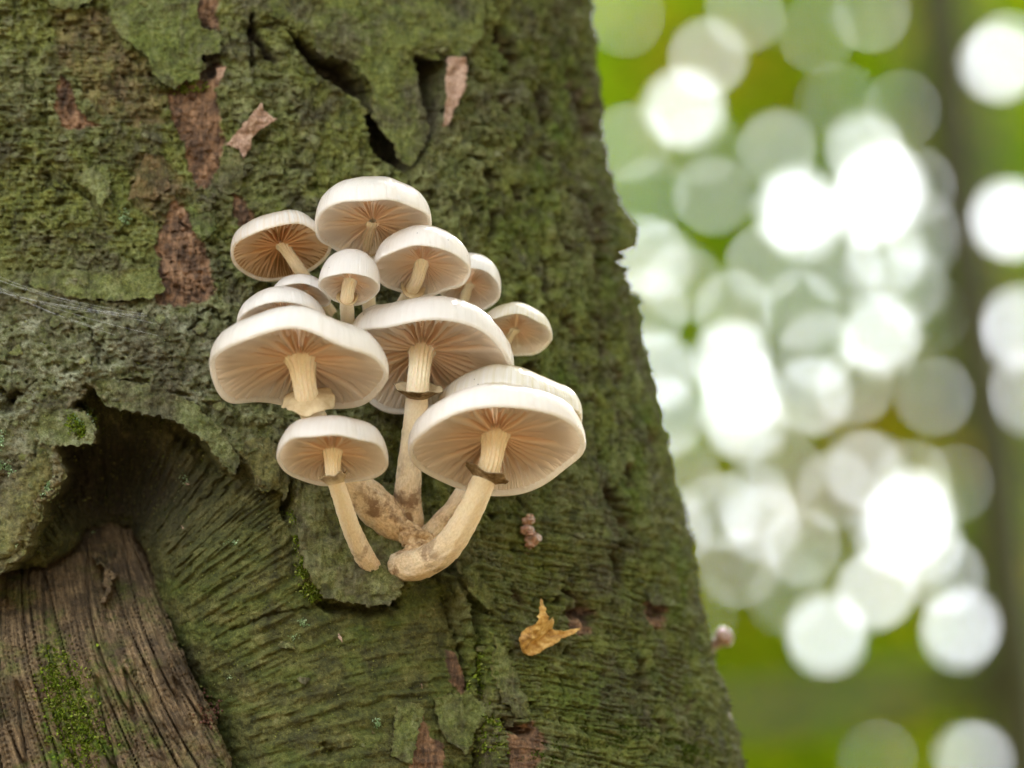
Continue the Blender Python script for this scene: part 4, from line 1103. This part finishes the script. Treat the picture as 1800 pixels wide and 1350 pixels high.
# ------------------------------------------------------------------ young buds on the bark
def bud(label, px, py, parts, seed, dz=None):
    d = tdz(px, py) if dz is None else dz
    root = empty('mushroom_bud', at(px, py, d))
    tag(root, label, 'mushroom', 'tiny brown buds on the bark')
    for nm, pts in parts:
        lumps(nm, [(at(x, y, d + o), r * K, sq) for x, y, o, r, sq in pts], M_BUD, root, seed, (24, 16), 0.55)
    return root
bud('tiny glossy brown knobbly bud cluster on moss above the dead leaf scrap', 930, 945,
    [('bud_head', [(928, 916, -0.002, 11, 0.8), (932, 911, -0.003, 8, 0.9)]), ('bud_head', [(926, 932, -0.002, 12, 0.9), (932, 937, -0.003, 9, 0.8)]), ('bud_head', [(938, 947, -0.002, 13, 0.9), (931, 953, -0.002, 10, 1.1)]), ('bud_head', [(925, 966, 0.0, 8, 0.9)])], 31)
ed = 0.088
bud('tiny round headed pink brown bud jutting out from the trunk edge', 1228, 1138,
    [('stem', [(1232, 1143, ed, 14, 0.9), (1245, 1137, ed, 12, 0.9), (1257, 1131, ed, 11.5, 0.95)]), ('cap', [(1272, 1119, ed - 0.002, 17, 1.0)])], 32, ed)
bud('tiny pale round bud low on the mossy flank', 1233, 1298, [('cap', [(1232, 1297, -0.004, 8, 0.9)]), ('stem', [(1229, 1302, -0.001, 6, 1.0)])], 33, 0.098)
bud('tiny brown bud under a torn flake at the trunk edge', 1276, 1265, [('cap', [(1276, 1262, -0.004, 9, 1.2)]), ('stem', [(1270, 1276, -0.002, 8, 1.2)])], 34, 0.120)

# ------------------------------------------------------------------ dead leaf scrap
dl = plate('dead_leaf', [(915, 1046), (921, 1068), (926, 1088), (936, 1086), (941, 1080), (946, 1090), (949, 1104), (964, 1108), (985, 1099), (976, 1112), (958, 1128), (940, 1146), (926, 1153), (912, 1145), (903, 1138), (893, 1122), (898, 1104), (912, 1094), (911, 1068)],
           (920, 1150), (950, 1075), 34, None, base=6, thick=2.4, curl=5, step=2.0, mat=M_DLEAF, seed=801, rag=1.5, under=False, crease=(942, 1118, 0.85, 0.52, 20))
tag(dl, 'curled golden brown scrap of dead leaf stuck to the moss', 'leaf')

# ------------------------------------------------------------------ spider silk
sv, sq_, so = [], [], 0
for i in range(9):
    x0, y0 = -20, 478 + i * 4 + random.uniform(-4, 4); x1, y1 = random.uniform(170, 320), 560 + random.uniform(-10, 40)
    t = np.linspace(0, 1, 24)
    X = x0 + (x1 - x0) * t; Y = y0 + (y1 - y0) * t ** 0.9 + 5 * np.sin(np.pi * t)
    C = surf(X, Y, hlook(_HB, X, Y) + 12 - 4 * np.sin(np.pi * t))
    for a in range(3):
        sv.append(C + 0.15 * K * (math.cos(a * 2.094) * VU + math.sin(a * 2.094) * VD))
    ix = np.arange(3 * 24).reshape(3, 24) + so
    for a in range(3):
        b2 = (a + 1) % 3
        sq_.append(np.stack([ix[a, :-1], ix[a, 1:], ix[b2, 1:], ix[b2, :-1]], -1))
    so += 72
tag(link('spider_silk', mesh_np('spider_silk', np.concatenate(sv), np.concatenate(sq_), mat=M_SILK)), 'faint pale strands of spider silk stretched across bark above the branch hole', 'cobweb')

# ------------------------------------------------------------------ the wood behind and around
def leaves_mesh(name, P, size, cols, seed, up=0.6):
    r = np.random.default_rng(seed); n = len(P)
    nrm = r.normal(size=(n, 3)); nrm[:, 2] += up * np.sign(r.normal(size=n)); nrm /= np.linalg.norm(nrm, axis=1)[:, None]
    d = np.cross(nrm, r.normal(size=(n, 3))); d /= np.linalg.norm(d, axis=1)[:, None]
    s = np.cross(nrm, d)
    L = np.asarray(size)[:, None] if np.ndim(size) else size * (0.7 + 0.6 * r.random((n, 1)))
    Wd = L * 0.36
    f = nrm * L * 0.07
    V = np.stack([P - d * L / 2, P + s * Wd + f, P + d * L / 2, P - s * Wd + f], 1).reshape(-1, 3)
    q = np.arange(4 * n).reshape(n, 4)
    return mesh_np(name, V, q, attrs={'leaf': np.repeat(cols, 4, 0)}, mat=M_LEAF)

def leafcol(n, seed, w=(0.55, 0.3, 0.15)):
    r = np.random.default_rng(seed)
    base = np.array([(0.27, 0.46, 0.012), (0.46, 0.56, 0.014), (0.78, 0.64, 0.04)])
    return base[r.choice(3, n, p=w)] * (0.65 + 0.7 * r.random((n, 1)))

# tree standing behind on the right
bt = empty('background_tree', (0, 0, 0))
DB = 10.2
def tube_mesh(name, ctrl, rad, mat, nseg=40, nm=20, seed=0):
    ctrl = np.array(ctrl); t = np.linspace(0, 1, nseg); tc = np.linspace(0, 1, len(ctrl))
    C = np.stack([np.interp(t, tc, ctrl[:, i]) for i in range(3)], -1); R_ = np.interp(t, tc, rad)
    T = np.gradient(C, axis=0); T /= np.linalg.norm(T, axis=1)[:, None]
    a = np.cross(T, VD); a /= np.linalg.norm(a, axis=1)[:, None]; b = np.cross(T, a)
    AN = np.linspace(0, 2 * np.pi, nm, endpoint=False)
    rr = R_[:, None] * (1 + 0.12 * pn(np.repeat(t[:, None] * 14, nm, 1), np.repeat(AN[None] * 1.2, nseg, 0), seed))
    V = C[:, None] + rr[..., None] * (np.cos(AN)[None, :, None] * a[:, None] + np.sin(AN)[None, :, None] * b[:, None])
    ix = np.arange(nseg * nm).reshape(nseg, nm); ix2 = np.concatenate([ix, ix[:, :1]], 1)
    q = np.stack([ix2[:-1, :-1], ix2[:-1, 1:], ix2[1:, 1:], ix2[1:, :-1]], -1).reshape(-1, 4)
    return mesh_np(name, V, q, mat=mat)
p_hi, p_lo = at(1652, 0, DB), at(1800, 1350, DB)
dirv = (p_lo - p_hi); base_p = p_lo + dirv * ((p_lo[2]) / (p_hi[2] - p_lo[2])); top_p = p_hi - dirv * 2.2
mids = [top_p, p_hi, at(1690, 400, DB), at(1746, 800, DB), p_lo, base_p - np.array([0, 0, 0.3])]
bt.location = base_p
px10 = K * (S0 + DB) / S0
link('trunk', tube_mesh('trunk', mids, [44 * px10, 62 * px10, 64 * px10, 66 * px10, 72 * px10, 100 * px10], M_FARBARK, seed=3), bt)
link('branch', tube_mesh('branch', [at(1795, 1180, DB), at(1640, 1215, DB), at(1470, 1235, DB + 0.3), at(1290, 1255, DB + 0.7), at(1000, 1240, DB + 1.3)], [40 * px10, 34 * px10, 30 * px10, 26 * px10, 16 * px10], M_FARBARK, seed=8), bt)
r_ = np.random.default_rng(21)
cp_ = top_p + np.array([0, 0, 0.5]) + r_.normal(size=(3500, 3)) * np.array([1.5, 1.5, 1.2])
pp = project(cp_)
ok = (pp[1] < -150)
link('crown', leaves_mesh('crown', cp_[ok], 0.10, leafcol(ok.sum(), 5), 5), bt)['kind'] = 'stuff'
tag(bt, 'slender dark tree trunk standing blurred in the background wood', 'tree')

# gaps in the foliage (photograph pixel, radius in pixels)
HOLES = [(1205, 190, 27), (1400, 365, 30), (1415, 395, 20), (1552, 325, 30), (1530, 362, 22), (1775, 385, 36), (1785, 575, 32), (1755, 112, 25), (1765, 90, 14), (1290, 640, 32), (1300, 690, 24), (1312, 742, 22),
         (1550, 588, 26), (1430, 700, 21), (1607, 898, 34), (1590, 930, 16), (1540, 1036, 25), (1452, 1118, 25), (1690, 1102, 26), (1737, 1226, 24), (1312, 1245, 22), (1200, 500, 17), (1530, 20, 11), (1290, 545, 19), (1408, 545, 18),
         (1370, 265, 18), (1520, 268, 17), (1620, 405, 14), (1652, 560, 13), (1518, 825, 17), (1340, 918, 17), (1320, 880, 12), (1145, 545, 20), (1150, 650, 20.6), (1165, 730, 19), (1540, 1335, 12), (1720, 1335, 18), (1800, 690, 22), (1605, 845, 12),
         (1250, 345, 9), (1140, 350, 8), (1630, 960, 15), (1245, 100, 11), (1150, 460, 13), (1180, 940, 14), (1620, 330, 14), (1480, 470, 18), (1350, 460, 17), (1560, 450, 15), (1440, 620, 17), (1500, 680, 12),
         (1440, 60, 2), (1590, 190, 2), (1310, 20, 3), (1230, 260, 4), (1480, 180, 3), (1390, 1040, 4), (1560, 940, 5), (1230, 1080, 3), (1660, 1010, 4), (1380, 830, 5), (1200, 830, 8), (1100, 30, 9), (1300, 1000, 8), (1260, 900, 10), (1410, 960, 8), (1120, 440, 14), (1110, 250, 7), (1470, 860, 12), (1640, 700, 10), (1600, 500, 13), (1690, 850, 8)]
HX = np.array(HOLES, float)
r_ = np.random.default_rng(77)
NV = 54000
fpx = r_.uniform(850, 2150, NV); fpy = r_.uniform(-350, 1700, NV); fdz = r_.uniform(11.6, 15.5, NV)
FP = at(fpx, fpy, fdz)
fsz = 0.085 * (0.7 + 0.6 * r_.random(NV))
fpix = fsz / (K * (S0 + fdz) / S0)
keep = np.ones(NV, bool)
for hx, hy, hr in HX:
    keep &= np.hypot(fpx - hx, fpy - hy) > hr * (0.44 if hr > 20.5 else 0.30) + fpix * 0.36
fc = leafcol(NV, 9)
yel = np.exp(-((fpx - 1240) / 110) ** 2 - ((fpy - 90) / 90) ** 2) + 0.8 * np.exp(-((fpx - 1560) / 220) ** 2 - ((fpy - 800) / 110) ** 2) + 0.5 * np.exp(-((fpx - 1330) / 180) ** 2 - ((fpy - 960) / 150) ** 2)
ym = r_.random(NV) < yel
fc[ym] = np.array((0.55, 0.44, 0.03)) * (0.7 + 0.6 * r_.random((ym.sum(), 1)))
wood1 = leaves_mesh('background_foliage', FP[keep], fsz[keep], fc[keep], 31, 0.2)
tag(link('background_foliage', wood1), 'blurred green and yellow foliage with bright sky gaps', 'foliage', kind='stuff')

# unseen rest of the wood: leaf dome shaped to cut and steer skylight
ND = 160000
u3 = r_.normal(size=(ND, 3)); u3[:, 2] = np.abs(u3[:, 2]) * 0.9 - 0.12
u3 /= np.linalg.norm(u3, axis=1)[:, None]
gd = np.array([-0.40, -0.72, 0.50]); gd /= np.linalg.norm(gd)
cosg = u3 @ gd
dens = (1.0 - 0.88 * smooth(0.58, 0.88, cosg)) * (0.62 + 0.38 * smooth(0.15, 0.6, u3[:, 2]))
kp = r_.random(ND) < dens
rad = r_.uniform(6.0, 9.5, ND)
DP = P0 + u3 * rad[:, None]
ppx, ppy, pdz = project(DP)
kp &= ~((pdz > -S0) & (ppx > 700) & (ppx < 2200) & (ppy > -400) & (ppy < 1750))
kp &= DP[:, 2] > 0.6
dsz = 0.17 * (0.7 + 0.6 * r_.random(ND))
tag(link('shading_canopy', leaves_mesh('shading_canopy', DP[kp], dsz[kp], leafcol(kp.sum(), 12, (0.7, 0.25, 0.05)) * 0.38, 44, 0.5)), 'unseen leafy canopy of the surrounding wood, shaped to shade the trunk', 'foliage', kind='stuff')
